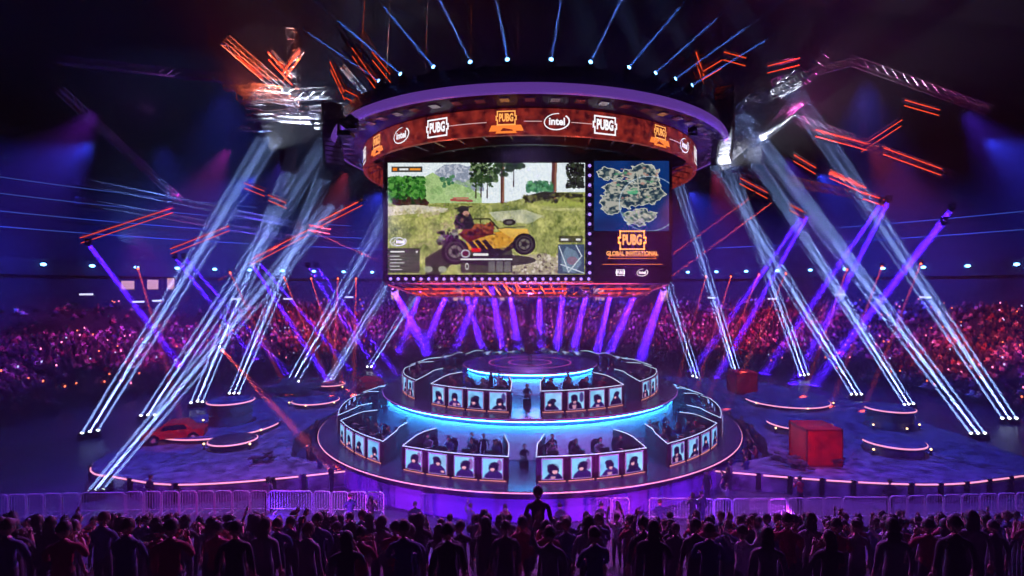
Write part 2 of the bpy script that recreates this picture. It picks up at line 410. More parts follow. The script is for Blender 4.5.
cv.blobs(296, 40, 350, 60, 150, 1.5, 4.5, [(.24,.5,.34),(.4,.66,.44),(.16,.36,.22)], .8, 11)
cv.poly([(284,72),(330,60),(414,66),(416,74),(360,72),(300,84)], (.16,.17,.08)); cv.poly([(300,84),(350,76),(420,72),(420,92),(330,90)], (.62,.66,.3))
cv.blobs(290, 66, 414, 84, 60, 1.5, 4, [(.1,.1,.05),(.5,.5,.25)], .7, 12)
cv.poly([(330,96),(420,96),(420,100),(340,101)], (.84,.82,.6), .6); cv.poly([(215,104),(290,98),(330,112),(300,128),(230,122)], (.85,.85,.78), .7)
cv.line(135, 78, 178, 80, 5, (.66,.32,.3)); cv.line(140, 74, 170, 74, 3, (.75,.4,.38))
rr = random.Random(4)
cv.a = np.where((cv.Y > 88)[...,None], np.clip(.5+(cv.a-.5)*1.0+(cv.noise(14,51)[...,None]-.5)*np.array((.34,.28,.2)), 0, 1), cv.a)
for _ in range(3600):                            # blades of grass
    x, y = rr.uniform(0, W), rr.uniform(92, H)
    L = 2+6*(y/H)**2; c = rr.choice([(.86,.84,.5),(.3,.36,.12),(.7,.7,.36),(.46,.5,.18),(.95,.93,.66)])
    x0, y0 = int(x), int(y); y1 = max(88, int(y-L))
    cv.a[y1:y0, x0:x0+1] = cv.a[y1:y0, x0:x0+1]*.45+np.array(c)*.55
cv.poly([(270,200),(330,190),(370,205),(380,236),(260,236)], (.72,.66,.6), .7); cv.blobs(262, 192, 378, 234, 160, 1, 3.5, [(.9,.86,.8),(.5,.45,.4),(.3,.26,.22),(.8,.74,.68)], .8, 13)
cv.poly([(80,200),(130,170),(140,210),(110,236),(80,236)], (.08,.09,.05), .8); cv.ell(235, 205, 80, 12, (.10,.10,.06), .8)
# the open yellow buggy
cv.poly([(166,160),(208,150),(262,140),(272,168),(240,188),(190,190),(168,186)], (.82,.58,.14)); cv.poly([(230,137),(296,139),(300,146),(300,156),(262,158)], (.9,.72,.3)); cv.poly([(190,184),(250,178),(268,164),(276,176),(236,196),(190,198)], (.12,.09,.07)); cv.blobs(200, 140, 300, 182, 80, 1, 3, [(.98,.85,.4),(.6,.4,.1),(.3,.2,.1)], .45, 61)
for x in (168, 184, 200): cv.poly([(x,164),(x+8,161),(x+28,184),(x+18,188)], (.08,.07,.06))
cv.poly([(150,150),(180,128),(226,130),(224,150),(196,158),(170,168)], (.38,.12,.07)); cv.blobs(160, 126, 224, 152, 60, 2, 5, [(.5,.2,.1),(.25,.06,.05),(.7,.36,.2),(.1,.05,.05)], .8, 14)
cv.line(166, 124, 184, 118, 3, (.08,.08,.08)); cv.line(184, 118, 216, 118, 3, (.08,.08,.08)); cv.line(216, 118, 234, 138, 3, (.08,.08,.08)); cv.line(150, 152, 228, 150, 2, (.1,.08,.08)); cv.line(232, 138, 290, 134, 2, (.2,.18,.15)); cv.line(196, 118, 200, 150, 2, (.1,.08,.08)); cv.line(160, 140, 176, 118, 3, (.1,.1,.1))
cv.blobs(106, 142, 148, 172, 60, 2, 5, [(.08,.08,.08),(.3,.3,.32),(.55,.55,.55),(.02,.02,.02)], .85, 15)
for cx_, cy_, r_ in ((143,187,29),(290,171,24)):
    cv.ell(cx_, cy_, r_, r_*.95, (.07,.065,.06)); cv.ring(cx_, cy_, r_*.75, r_*.72, .12, (.3,.28,.26)); cv.ell(cx_, cy_, r_*.5, r_*.47, (.42,.4,.36)); cv.ell(cx_, cy_, r_*.25, r_*.24, (.1,.1,.1))
    for k in range(5): cv.line(cx_, cy_, cx_+r_*.5*math.cos(k*1.257), cy_+r_*.48*math.sin(k*1.257), 2, (.14,.13,.12))
cv.ell(258, 125, 14, 7, (.15,.13,.12)); cv.ell(258, 125, 7, 3, (.4,.38,.36))
cv.poly([(140,126),(148,108),(162,100),(176,108),(184,130),(176,140),(146,140)], (.10,.11,.12)); cv.ell(160, 98, 12, 8, (.14,.14,.13)); cv.line(143, 96, 178, 92, 3, (.2,.19,.18)); cv.ell(166, 106, 7, 5, (.75,.56,.5))
cv.blobs(144, 110, 180, 138, 20, 2, 4, [(.2,.21,.22),(.05,.05,.06),(.5,.35,.3)], .7, 16)
# on-screen graphics
cv.rect(8, 8, 74, 20, (.10,.08,.05), .8); cv.rect(11, 11, 20, 17, (1,.5,.1)); cv.rect(25, 12, 44, 16, (.95,.95,.95)); cv.rect(47, 12, 70, 16, (1,.6,.2))
cv.rect(0, 180, 68, 232, (.12,.13,.12), .75); cv.rect(6, 186, 36, 189, (.95,.95,.95)); cv.rect(60, 186, 64, 190, (.95,.95,.95))
for k in range(5): cv.rect(5, 196+k*7, 26+5*(k % 3), 198+k*7, (.8,.8,.8)); cv.rect(0, 193+k*7, 68, 194+k*7, (.5,.5,.45), .6)
cv.ring(20, 166, 16, 10, .16, (.9,.92,.95))
cv.rect(155, 184, 265, 232, (.10,.10,.10), .72); cv.rect(178, 180, 198, 188, (.85,.12,.1)); cv.ell(165, 191, 10, 9, (.7,.7,.75)); cv.ell(165, 191, 7, 6, (.35,.1,.12)); cv.rect(182, 191, 214, 196, (.95,.95,.95)); cv.rect(155, 202, 265, 205, (.95,.95,.95)); cv.ring(168, 218, 4, 7, .3, (.9,.9,.9))
for k in range(3): cv.rect(214+k*17, 208, 228+k*17, 230, (.5,.5,.5), .7)
for k in range(2): cv.ell(86+k*30, 224, 9, 7, (.75,.78,.7), .7)
cv.rect(364, 154, 414, 168, (.08,.08,.06), .6); cv.rect(368, 160, 384, 164, (.95,.95,.95)); cv.rect(400, 160, 410, 164, (.95,.95,.95))
cv.rect(362, 172, 418, 234, (.25,.33,.42)); cv.poly([(380,176),(400,186),(412,210),(398,232),(372,228),(368,200)], (.42,.52,.6)); cv.ell(392, 206, 12, 9, (.55,.42,.5), .8)
for a_ in ((364,176,384,230),(384,230,412,196),(412,196,400,174),(368,214,416,232)): cv.line(*a_, 2, (.85,.9,.95))
cv.a = np.clip(cv.a*(.9+.2*cv.noise(2, 77)[..., None]), 0, 1); cv.a = cv.a*.96
L_, R__ = sbp(388, 163), sbp(585, 163); B_ = sbp(388, 274.5)
wd, ht = R__.x-L_.x, L_.z-B_.z
scr = link('game_screen', grid_mesh('game_screen', cv, wd, ht, M_scr), sb, loc=((L_.x+R__.x)/2, -.03, (L_.z+B_.z)/2)); scr['label'] = 'screen showing a yellow buggy in dry grass'
# small oval mark on the screen overlay
fn = lambda x, y: (x+L_.x+.78, -.045, y+B_.z+2.08)
flat(shift(oval_mark(), 0, 0, .62), fn).build('overlay_logo', glow('overlay_white', (.9,.92,1), .9), sb)
# the island map
cv = Canvas(110, 132, (.03,.19,.42)); n = cv.noise(6, 21)*.5+cv.noise(3, 22)*.5
cv.a = cv.a*(.8+.4*cv.noise(20, 2)[..., None])
def isl(m):
    cv.put(m, (.36,.42,.42)); e = m&~(np.roll(m,1,0)&np.roll(m,-1,0)&np.roll(m,1,1)&np.roll(m,-1,1)); cv.put(m&(n > .56), (.66,.66,.62)); cv.put(m&(n < .42), (.14,.22,.28)); cv.put(e, (.88,.9,.82))
tx, ty = cv.X+(cv.noise(5, 23)-.5)*9, cv.Y+(cv.noise(5, 24)-.5)*9
def region(pts):
    m = np.zeros((cv.H, cv.W), bool)
    for i in range(len(pts)):
        (x0, y0), (x1, y1) = pts[i], pts[(i+1) % len(pts)]
        if y0 != y1: m ^= (ty >= min(y0, y1))&(ty < max(y0, y1))&(tx < x0+(ty-y0)*(x1-x0)/(y1-y0))
    return m
m1 = region([(5,17),(14,13),(38,20),(67,6),(86,5),(95,23),(93,40),(104,63),(91,79),(60,84),(38,90),(28,102),(16,97),(7,80),(14,63),(11,46),(30,40),(8,28)])
m2 = region([(42,102),(52,92),(74,89),(92,98),(88,107),(67,121),(47,116)])
m1 &= ~((np.abs(ty-38-4*np.sin(cv.X/9)) < 1.5)&(cv.X < 60))
isl(m1); isl(m2)
cv.blobs(26, 12, 92, 70, 60, 1, 2.4, [(.85,.8,.7),(.7,.5,.45),(.3,.55,.4)], .7, 31); cv.blobs(40, 92, 84, 108, 20, 1, 2, [(.85,.8,.7),(.3,.5,.4)], .7, 32)
cv.ell(56, 58, 8, 5, (.3,.72,.5), .7); cv.ring(80, 80, 44, 52, .025, (.8,.88,.95), .7); cv.line(62, 20, 66, 66, 1.4, (.7,.7,.65)); cv.line(24, 60, 98, 48, 1.4, (.7,.7,.65))
L2, R2 = sbp(594, 161), sbp(669, 161); B2 = sbp(594, 231)
link('map_screen', grid_mesh('map_screen', cv, R2.x-L2.x, L2.z-B2.z, M_scr), sb, loc=((L2.x+R2.x)/2, -.03, (L2.z+B2.z)/2))
# tournament badge panel
cb = sbp(632, 245)
b = MB(); B3 = sbp(594, 283); b.box(((L2.x+R2.x)/2, -.015, (B2.z+B3.z)/2), (R2.x-L2.x, .04, B2.z-B3.z-.1)); b.build('badge_screen', glow('badge_red', (.006,.0005,.001), 1), sb)
M_gold = glow('badge_gold', (1,.42,.10), 1.0); M_white = glow('mark_white', (.95,.95,1), .95); M_or = glow('badge_orange', (1,.24,.04), .9)
fn = lambda x, y: (cb.x+x, -.06, cb.z+y)
flat(shift(badge_letters(), 0, .3, 1.35), fn).build('badge_letters', M_gold, sb)
flat([text2d('GLOBAL INVITATIONAL', .36, .012, .78)] and shift([text2d('GLOBAL INVITATIONAL', .38, .012, .8)], 0, -.55), fn).build('badge_title', M_gold, sb)
flat(shift([text2d('BERLIN', .2, .008)], 0, -.98) if False else shift([strip2d([(-1.5,-.36),(1.5,-.36),(1.42,-.2),(-1.42,-.2)], .03)], 0, -.5), fn).build('badge_ribbon', M_or, sb)
flat(shift(badge_letters(), -.75, -1.75, .42)+shift(oval_mark(), .65, -1.75, .55), fn).build('badge_sponsor_marks', M_white, sb)
flat([([(-1.9,-1.24),(1.9,-1.24),(1.9,-1.215),(-1.9,-1.215)], [(0,1,2,3)])], fn).build('badge_line', M_or, sb)
# bead lights beside and under the screens
b = MB()
for k in range(12): q = sbp(589.5, 166+k*9.7); b.ball((q.x, -.1, q.z), .105, 8, 6)
b.build('bead_light_column', glow('bead', (.38,.25,1), 1.1), sb)
b = MB()
for k in range(27): q = sbp(391+k*7.6, 279); b.ball((q.x, -.1, q.z), .10, 8, 6)
b.build('bead_light_row', MATS['bead'], sb)
# tapered underside with orange tubes
b = MB(); zt, zl = -.5, -1.35
for (x0, y0, z0), (x1, y1, z1) in [((-9.1,.2,zt),(-7.2,1.6,zl)), ((9.1,.2,zt),(7.2,1.6,zl)), ((-9.1,13.6,zt),(-7.2,12,zl)), ((9.1,13.6,zt),(7.2,12,zl))]: b.tube((x0,y0,z0), (x1,y1,z1), .09)
for z, hx, ya, yb in ((zt, 9.1, .2, 13.6), (zl, 7.2, 1.6, 12)):
    for a_, c_ in (((-hx,ya),(hx,ya)),((hx,ya),(hx,yb)),((hx,yb),(-hx,yb)),((-hx,yb),(-hx,ya))): b.tube((*a_, z), (*c_, z), .09)
for k in range(25):
    t = k/24; xa = -9.1+18.2*t; xb = -7.2+14.4*t; b.tube((xa,.2,zt), (xb,1.6,zl), .05, n=5); b.tube((xa,.2,zt), (-7.2+14.4*min(1,t+1/24),1.6,zl), .04, n=5)
b.build('lower_truss', M_truss, sb)
b = MB()
for k in range(9):
    x = -7.2+k*1.8
    if k in (3, 6): continue
    b.tube((x-.75, .75, -.86), (x+.75, .75, -.86), .05, n=6); b.tube((x-.75, 1.25, -1.12), (x+.75, 1.25, -1.12), .05, n=6)
b.build('orange_tube_row', M_orange, sb)
light('AREA', sc0+Vector((0, 2.8, -1.0)), sc0+Vector((0, .6, -.6)), (1,.10,.02), 700, 'truss_glow', shape='RECTANGLE', size=15, size_y=.4)
light('AREA', sc0+Vector((0, -1.2, -2.2)), sc0+Vector((0, 1.2, -.6)), (1,.08,.03), 200, 'truss_glow', shape='RECTANGLE', size=15, size_y=.4)

# ------------------------------------------------------------------ the ring above the scoreboard
rg = empty('overhead_ring', (CX, CY, 19.6)); tag(rg, 'huge round overhead ring with a dark red banner of sponsor marks', 'ring')
zb0, zb1 = 0.0, 1.42
RB = 12.2
b = MB(); b.lathe([(RB-.25, zb1), (RB, zb1), (RB, zb0), (RB-.25, zb0)], 160, close=True); 
m = bpy.data.materials.new('banner_screen'); m.use_nodes = True; n_, l_ = nodes(m); bs = n_['Principled BSDF']
tc = n_.new('ShaderNodeTexCoord'); nz = n_.new('ShaderNodeTexNoise'); nz.inputs['Scale'].default_value = 2.2; nz.inputs['Detail'].default_value = 6; l_.new(tc.outputs['Object'], nz.inputs['Vector'])
cr = n_.new('ShaderNodeValToRGB'); cr.color_ramp.elements[0].position = .35; cr.color_ramp.elements[0].color = (.05,.004,.008,1); cr.color_ramp.elements[1].position = .72; cr.color_ramp.elements[1].color = (.36,.03,.02,1)
l_.new(nz.outputs['Fac'], cr.inputs['Fac']); l_.new(cr.outputs['Color'], bs.inputs['Emission Color']); bs.inputs['Emission Strength'].default_value = .75; bs.inputs['Base Color'].default_value = (.03,.01,.01,1)
m.cycles.emission_sampling = 'NONE'
b.build('banner_screen', m, rg)
def bandfn(th, R=RB+.03, zc=.71):
    return lambda x, y: (R*math.sin(th+x/R), -R*math.cos(th+x/R), zc+y)
marks = [(-51.5,'g'),(-38,'o'),(-25,'p'),(-6,'g'),(6.8,'o'),(19.7,'p'),(38.7,'g'),(52.5,'o'),(66,'p'),(-66,'p'),(-80,'g'),(80,'g'),(100,'o'),(125,'p'),(150,'g'),(180,'o'),(-150,'g'),(-125,'p'),(-100,'o')]
def into(B, shapes, fn):
    for v, f in shapes: B.add([fn(x, y) for x, y in v], f)
    return B
BL, OM = badge_letters(), oval_mark()
for a_, k in marks:
    fn = bandfn(R_(a_))
    if k == 'p': into(MB(), shift(BL, 0, 0, 1.12), fn).build('boxed_letter_mark', M_white, rg)
    elif k == 'o': into(MB(), shift(OM, 0, 0, 1.08), fn).build('oval_mark', M_white, rg)
    else:
        o = into(MB(), shift(BL, 0, .2, .85), fn).build('gold_badge', M_gold, rg)
        into(MB(), [([(-.95,-.5),(.95,-.5),(.8,-.18),(-.8,-.18)], [(0,1,2,3)]), ([(-.6,-.62),(.6,-.62),(.5,-.5),(-.5,-.5)], [(0,1,2,3)])], fn).build('orange_ribbon', M_or, o)
for a0, a1 in ((-22,-11),(-1.5,3),(10.5,16),(43,49)):
  b = MB(); b.lathe([(RB+.025, .69), (RB+.025, .73)], 10, (0,0,0), R_(a0), R_(a1))
  b.build('banner_line', glow('thin_line', (1,.6,.6), .6), rg)
# outer fairing, dark soffit and inner skirt
RO = 14.2
b = MB(); b.lathe([(RO-.1, 2.05), (RO+.05, 2.0), (RO+.12, 1.8), (RO+.04, 1.56), (RO-.18, 1.50), (RO-.22, 1.9)], 160, close=True)
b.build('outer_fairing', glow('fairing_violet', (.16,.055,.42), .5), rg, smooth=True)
b = MB(); b.lathe([(RO-.2, 1.55), (12.9, 1.78), (RB-.1, 1.46), (RB-.3, 2.6), (9.5, 2.9), (RO-.3, 3.0), (RO-.2, 1.9)], 128); b.build('soffit', mat('gloss_violet', (.06,.04,.12), .2), rg)
b = MB()
for k in range(64):
    t = 2*PI*k/64; b.box(((RO-.9)*math.sin(t), -(RO-.9)*math.cos(t), 1.52), (.5,.5,.12), Euler((0,0,t)).to_matrix())
for k in range(40):
    t = 2*PI*k/40; b.tube((11.9*math.sin(t), -11.9*math.cos(t), 1.0), (9.0*math.sin(t+.08), -9.0*math.cos(t+.08), .3), .05, n=5)
    b.tube((11.9*math.sin(t), -11.9*math.cos(t), .2), (9.0*math.sin(t+.12), -9.0*math.cos(t+.12), 1.3), .04, n=5)
b.build('inner_braces', M_truss, rg)
for a_ in (-24, 14):
    light('SPOT', pol(11.4, R_(a_), 18.7), pol(11.2, R_(a_), 21), (1,.08,.04), 160, 'brace_glow', spot_size=R_(120), shadow_soft_size=.1)
b = MB(); b.lathe([(9.6, 2.85), (9.6, .2), (9.4, .2), (9.4, 2.85)], 96); b.build('inner_drum', M_black, rg)
b = MB()
for k in range(16):
    t = 2*PI*k/16+.1; b.tube((13*math.sin(t), -13*math.cos(t), 2.9), (12.0*math.sin(t), -12.0*math.cos(t), 19.3), .03, n=5)
b.build('hanger_cables', M_steel, rg)

# ------------------------------------------------------------------ lamps with beams of light
def head_template(lensm):
    t = empty('beam_light')
    b = MB(); b.bbox((0,0,.06), (.34,.34,.12), .03); b.build('base', M_black, t)
    b = MB(); b.box((-.17,0,.26), (.04,.12,.32)); b.box((.17,0,.26), (.04,.12,.32)); b.box((0,0,.13), (.38,.14,.03)); b.build('yoke', M_black, t)
    b = MB(); b.lathe([(.05,-.17),(.11,-.15),(.12,.02),(.125,.14),(.115,.15)], 12); h = b.build('head', M_black, t, True); h.location = (0,0,.34)
    b = MB(); b.lathe([(.0,.13),(.11,.13)], 12); b.build('lens', lensm, h)
    return t
SPARE = []
HEADS = {}
for k, lm in (('w', M_lens), ('b', M_lensb), ('p', M_lensp), ('r', M_lensr)):
    r = head_template(lm); HEADS[k] = template(r); r.location = (0, 0, -60); SPARE.append(r)
BEAMM = {}
def frustum(name, r0, r1, L, m):
    b = MB(); b.lathe([(0,0),(r0,0),(r0+(r1-r0)*.5,L*.5),(r1,L),(0,L)], 20); 
    return b.mesh(name, m, True)
def fixture(kind, base, target, color, power, r0=.08, div=.35, L=45., density=.04, label='', group=None, up=True, beam=True, hs=1.0, cat='stage light', tint=(1,1,1)):
    base, target = Vector(base), Vector(target)
    r, ch = copy_t(HEADS[kind], base, 0); r.name = 'beam_light'
    if hs != 1: r.scale = (hs,)*3
    tag(r, label, cat, group)
    hoff = .34*hs if up else -.34*hs
    if not up: r.rotation_euler = (PI, 0, 0)
    hp = base+Vector((0,0,hoff)); d = (target-hp).normalized()
    h = [c for c in ch if c.name.startswith('head')][0]
    q = d.to_track_quat('Z', 'Y')
    h.rotation_mode = 'QUATERNION'
    h.rotation_quaternion = (Euler((PI,0,0)).to_quaternion().inverted() @ q) if not up else q
    if not beam: return r
    sp = R_(div)
    p0 = hp+d*(.2*hs)
    r1 = r0+L*math.tan(sp)*1.0
    me = frustum('light_shaft', r0*1.12, r1*1.12, L, volmat('haze_%g' % density, tint, density))
    o = link('light_shaft', me, None); o.parent = r
    inv = (Matrix.Translation(r.location) @ r.rotation_euler.to_matrix().to_4x4() @ Matrix.Diagonal((*r.scale, 1))).inverted()
    o.matrix_local = inv @ (Matrix.Translation(p0) @ q.to_matrix().to_4x4())
    l = bpy.data.lights.new('beam_lamp', 'AREA'); l.shape = 'DISK'; l.size = 2*r0; l.spread = 2*sp; l.color = color; l.energy = power
    lo = bpy.data.objects.new('beam_lamp', l); COL.objects.link(lo); lo.location = p0+d*.01; lo.rotation_euler = d.to_track_quat('-Z', 'Y').to_euler()
    return r
WB = (.27,.42,1)
# (place words, [lamp pixels], depth from the floor, aim pixel, aim depth, power)
trios = [
 ('at the far west edge of the floor', [(81,440),(89,438.5),(97,437)], None, (262,150), 38, 60),
 ('on the dark floor behind the outer west rim', [(140,421.6),(147,421),(154,421)], None, (322,150), 42, 52),
 ('by the barriers at the near west corner', [(86,501),(93,500),(101,499)], None, (325,215), 38, 50),
 ('beside the drum riser on the west stage', [(190.5,408),(197,406.5),(202,407)], None, (285,185), 42, 60),
 ('behind the drum riser on the west stage', [(229,398),(233.5,398),(238.5,398)], None, (318,190), 44, 60),
 ('behind the grey boat prop', [(286,386.6),(292,386),(298,385.5)], None, (400,188), 48, 52),
 ('by the small red-lit disc behind the boat', [(324,386.6),(328,386.3),(332,386)], None, (408,250), 50, 40),
 ('behind the lower tier on its west side', [(367,370),(371,370)], None, (412,300), 60, 26),
 ('behind the lower tier on its east side', [(693,380),(697,382),(701,384)], None, (660,262), 56, 44),
 ('beside the small red crate', [(734,378),(737,378),(741,378)], None, (668,150), 50, 60),
 ('on the dark stand north of the long disc', [(800.5,379),(804.5,379),(808.5,378)], None, (728,160), 48, 60),
 ('on the floor behind the east stage', [(852,399),(857,399),(862,399)], None, (715,165), 44, 64),
 ('near the pair of east discs', [(905,410),(909.5,409.5),(914,409)], None, (742,140), 40, 66),
 ('beyond the outer east disc', [(972,440),(979,440),(986,440)], None, (748,128), 36, 66),
 ('at the far east edge of the floor', [(1003,424),(1010,424),(1017,424)], None, (800,105), 34, 60),
 ('by the barriers at the near east corner', [(953,490),(960,490),(968,490)], None, (780,240), 38, 46)]
for place, pts, _, aim, ad, pw in trios:
    for i, (x, y) in enumerate(pts):
        d = CAMZ*F/(y-288); base = P(x, y, d); base.z = 0
        mid = sum(p[0] for p in pts)/len(pts)
        d3 = P(aim[0]+(x-mid)*1.3, aim[1], ad); LL = (d3-base).length*1.02
        fixture('w', base, d3, WB, pw*(2.1 if i == 1 else .58), .085, 1.0 if i == 1 else .5, LL, .04, '%s of %s white beam lights %s' % (ORD[i].capitalize(), 'three' if len(pts) == 3 else 'two', place), 'floor beam lights', hs=1.15)
# purple and red shafts coming down
PU, RD = (.065,.006,1), (1,.09,.04)
down = [  # lamp px, lamp depth, aim px, aim depth, colour, power, radius, divergence
 ((393,289),36,(433,362),72,PU,600,.16,1.0), ((420,292),36,(400,350),80,PU,200,.12,.7), ((447,293),36,(425,345),86,PU,300,.12,.9), ((491,284),38,(505,360),74,PU,420,.14,.8), ((466,293),36,(484,355),78,PU,260,.12,.8),
 ((510,293),36,(519,352),84,PU,240,.12,.8), ((539,293),36,(541,352),84,PU,280,.12,.9), ((563,291),36,(556,360),74,PU,420,.14,.8), ((586,292),36,(571,362),72,PU,340,.14,.8),
 ((611,290),36,(595,362),72,PU,420,.14,.8), ((636,290),36,(604,366),68,PU,520,.15,.9), ((664,288),37,(638,366),68,PU,600,.16,1.0), ((478,293),36,(455,350),84,PU,240,.12,.8),
 ((88,243),48,(165,345),60,PU,500,.14,.9), ((175,257),58,(232,330),66,PU,420,.14,.9), ((184,257),58,(262,345),66,PU,300,.12,.8), ((251,262),60,(322,372),60,PU,520,.15,.9), ((259,262),60,(335,352),70,PU,300,.12,.8),
 ((308,266),60,(374,366),64,PU,500,.15,.9), ((316,266),60,(392,368),66,PU,420,.13,.8),
 ((802,216),50,(722,330),64,PU,460,.14,.9), ((808,214),50,(735,345),62,PU,520,.14,.9), ((882,202),46,(800,322),60,PU,520,.14,.9), ((889,200),46,(812,350),58,PU,620,.15,1.0),
 ((952,208),44,(845,345),56,PU,700,.17,1.1), ((944,222),44,(868,318),60,PU,380,.14,.9),
 ((230,272),76,(252,318),64,RD,70,.12,.5), ((284,277),84,(306,330),66,RD,90,.12,.5), ((311,278),84,(327,330),66,RD,90,.12,.5), ((338,278),84,(336,322),66,RD,70,.12,.5), ((356,278),84,(355,326),66,RD,90,.12,.5),
 ((138,268),68,(150,310),58,RD,60,.12,.5), ((706,276),84,(698,306),72,RD,60,.12,.5), ((731,276),84,(719,316),68,RD,80,.12,.5), ((759,274),82,(741,318),66,RD,80,.12,.5), ((786,273),80,(770,310),66,RD,60,.12,.5),
 ((847,269),72,(833,310),62,RD,60,.12,.5), ((882,266),70,(866,310),60,RD,60,.12,.5), ((921,263),66,(905,304),58,RD,60,.12,.5),
 ((775,200),46,(672,276),58,RD,110,.10,.4), ((752,196),46,(662,262),58,RD,70,.10,.4), ((305,228),46,(395,268),56,RD,90,.10,.4), ((360,200),46,(250,262),58,RD,60,.10,.4)]
for i, (lp, ld, ap, ad, c, pw, r0, dv) in enumerate(down):
    base, aim = P(*lp, ld), P(*ap, ad)
    L = 62
    cn = 'violet' if c is PU else 'red'
    k = 'p' if c is PU else 'r'
    where = 'under the scoreboard' if ld in (36,37,38) else ('west of the scoreboard' if lp[0] < 500 else 'east of the scoreboard')
    same = [q for q in down[:i] if (q[4] is c) and (('u' if q[1] in (36,37,38) else ('w' if q[0][0] < 500 else 'e')) == ('u' if ld in (36,37,38) else ('w' if lp[0] < 500 else 'e')))]
    fixture(k, base+Vector((0,0,.4)), aim, c, pw*(.52 if c is PU else .16), r0*(1.35 if c is PU else 1), dv*(1.6 if c is PU else 1), L, .035, 'Hanging %s beam light %s, %s of its line' % (cn, where, ORD[len(same)]), 'hanging %s beam lights' % cn, up=False, hs=1.3)
for i, (lp, ap, ad) in enumerate([((572,503),(720,290),36),((604,503),(752,290),36),((640,498),(800,280),36)]):
    d = CAMZ*F/(lp[1]+14-288); base = P(lp[0], lp[1]+14, d); base.z = 0
    fixture('r', base, P(*ap, ad), RD, 170, .14, 1.2, 20, .03, 'Floor red beam light before the east front booth, %s from the west' % ORD[i], 'red floor beam lights')
fixture('r', P(222,345,48), P(328,466,30.5), RD, 22, .14, .9, 34, .03, 'Hanging red beam light slanting down across the west stage', None, up=False, hs=1.3)
# short blue shafts fanning out above the ring
for i, (x, y) in enumerate([(394,85),(417,77),(448,72.5),(480,68),(510.6,65),(548,63.5),(581,66),(617,70),(643,75),(667,81.5),(689.6,90)]):
    th = [-.63,-.51,-.36,-.215,-.08,.075,.218,.37,.49,.595,.70][i]
    base = pol(14.0, th, 22.62); th2 = th
    aim = base+Vector((math.sin(th)*4, -math.cos(th)*4, 1.1))
    fixture('b', base-Vector((0,0,.2)), aim, (.07,.2,1), 6, .055, .25, 4.2, .06, 'Blue beam light on top of the overhead ring, %s from the west' % ORD[i], 'blue lights on the ring')
for a_, R2_, z_, h_ in ((-49, 14.35, 20.3, 2.4), (-45.5, 14.35, 20.5, 1.8), (44, 13.6, 20.2, 1.3)):  # lamps added for white glare on the flanks; east one is a reflection
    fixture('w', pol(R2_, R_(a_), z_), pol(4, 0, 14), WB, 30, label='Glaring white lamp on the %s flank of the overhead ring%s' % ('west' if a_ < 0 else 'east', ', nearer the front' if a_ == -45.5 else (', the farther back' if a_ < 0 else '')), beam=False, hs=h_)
# blue lamps along the balcony front
NB = 0
for k in range(-28, 29):
    th = PI+R_(4.35*k)
    p = pol(72.7, th, 14.6)
    px = 530+p.x/p.y*F if p.y > 1 else -1
    if not (-30 < px < 1054): continue
    NB += 1
    r = empty('balcony_lamp', p, th); tag(r, 'Small blue floodlight on the balcony front, %s from the east end' % ORD[NB-1], 'floodlight', 'blue balcony floodlights')
    if NB == 1:
        b1 = MB(); b1.bbox((0,0,0), (.5,.3,.34), .04); me1 = b1.mesh('housing', M_black)
        b1 = MB(); b1.ball((0,0,0), .36, 12, 8, (1,.4,.6)); me2 = b1.mesh('lens', M_lensb, True)
    link('housing', me1, r); link('lens', me2, r, loc=(0,.2,0))

# ------------------------------------------------------------------ trusses, tubes and arrays under the roof
def lattice(b, a, c, w_=.55, r=.045, step=.8):
    a, c = Vector(a), Vector(c); d = c-a; L = d.length; q = d.to_track_quat('X', 'Z'); n = max(2, int(L/step))
    cs = [(0,-w_/2,-w_/2),(0,w_/2,-w_/2),(0,w_/2,w_/2),(0,-w_/2,w_/2)]
    off = [q @ Vector(x) for x in cs]
    for o in off: b.tube(a+o, c+o, r, n=6)
    for i in range(n):
        p0, p1 = a+d*(i/n), a+d*((i+1)/n)
        for k in range(4):
            u, v = off[k], off[(k+1) % 4]
            b.tube(p0+u, p1+v, r*.6, n=4, cap=False); b.tube(p0+u, p0+v, r*.6, n=4, cap=False)
tr = [('orange-lit roof truss slanting west of the ring', (225,40,34),(300,105,38)), ('roof truss crossing above the west line array', (240,98,38),(345,92,36)),
      ('short roof truss nearest the ring on its west side', (345,45,34),(392,98,34)), ('low bright truss west of the ring', (255,118,40),(350,108,38)),
      ('upright truss rising over the west line array', (292,30,38),(296,118,38)), ('truss rising over the bright east truss', (700,40,34),(704,110,36)),
      ('white-lit truss climbing east of the ring', (735,148,38),(785,84,40)), ('steep thin truss behind the bright east truss', (748,160,44),(830,50,44)),
      ('short roof truss nearest the ring on its east side', (680,50,33),(725,120,36)), ('level truss east above the red tubes', (775,82,42),(860,60,46)),
      ('long outer truss in the dark west roof', (60,60,46),(240,80,44)), ('long outer truss in the dark east roof', (850,60,46),(990,110,44)),
      ('outer west truss carrying the red tubes', (75,180,60),(330,232,74)), ('lower outer west truss below the red-tube truss', (75,200,60),(300,240,74)),
      ('diagonal west truss nearest the frame edge', (60,90,46),(180,200,60)), ('outer east truss carrying the red tubes', (800,120,44),(950,175,46)), ('lower east truss below the red tubes', (730,168,48),(880,200,50))]
for lb, A_, B_2 in tr:
    b = MB(); a_, c_ = P(*A_), P(*B_2); mid = (a_+c_)/2
    b2 = MB(); lattice(b2, a_-mid, c_-mid, .6 if A_[2] < 50 else .7)
    o = b2.build('roof_truss', M_truss); o.location = mid; tag(o, lb[0].upper()+lb[1:], 'truss', 'roof trusses')
def spotl(p, t, c, e, s=60): light('SPOT', p, t, c, e, 'rig_lamp', spot_size=R_(s), spot_blend=.5, shadow_soft_size=.15)
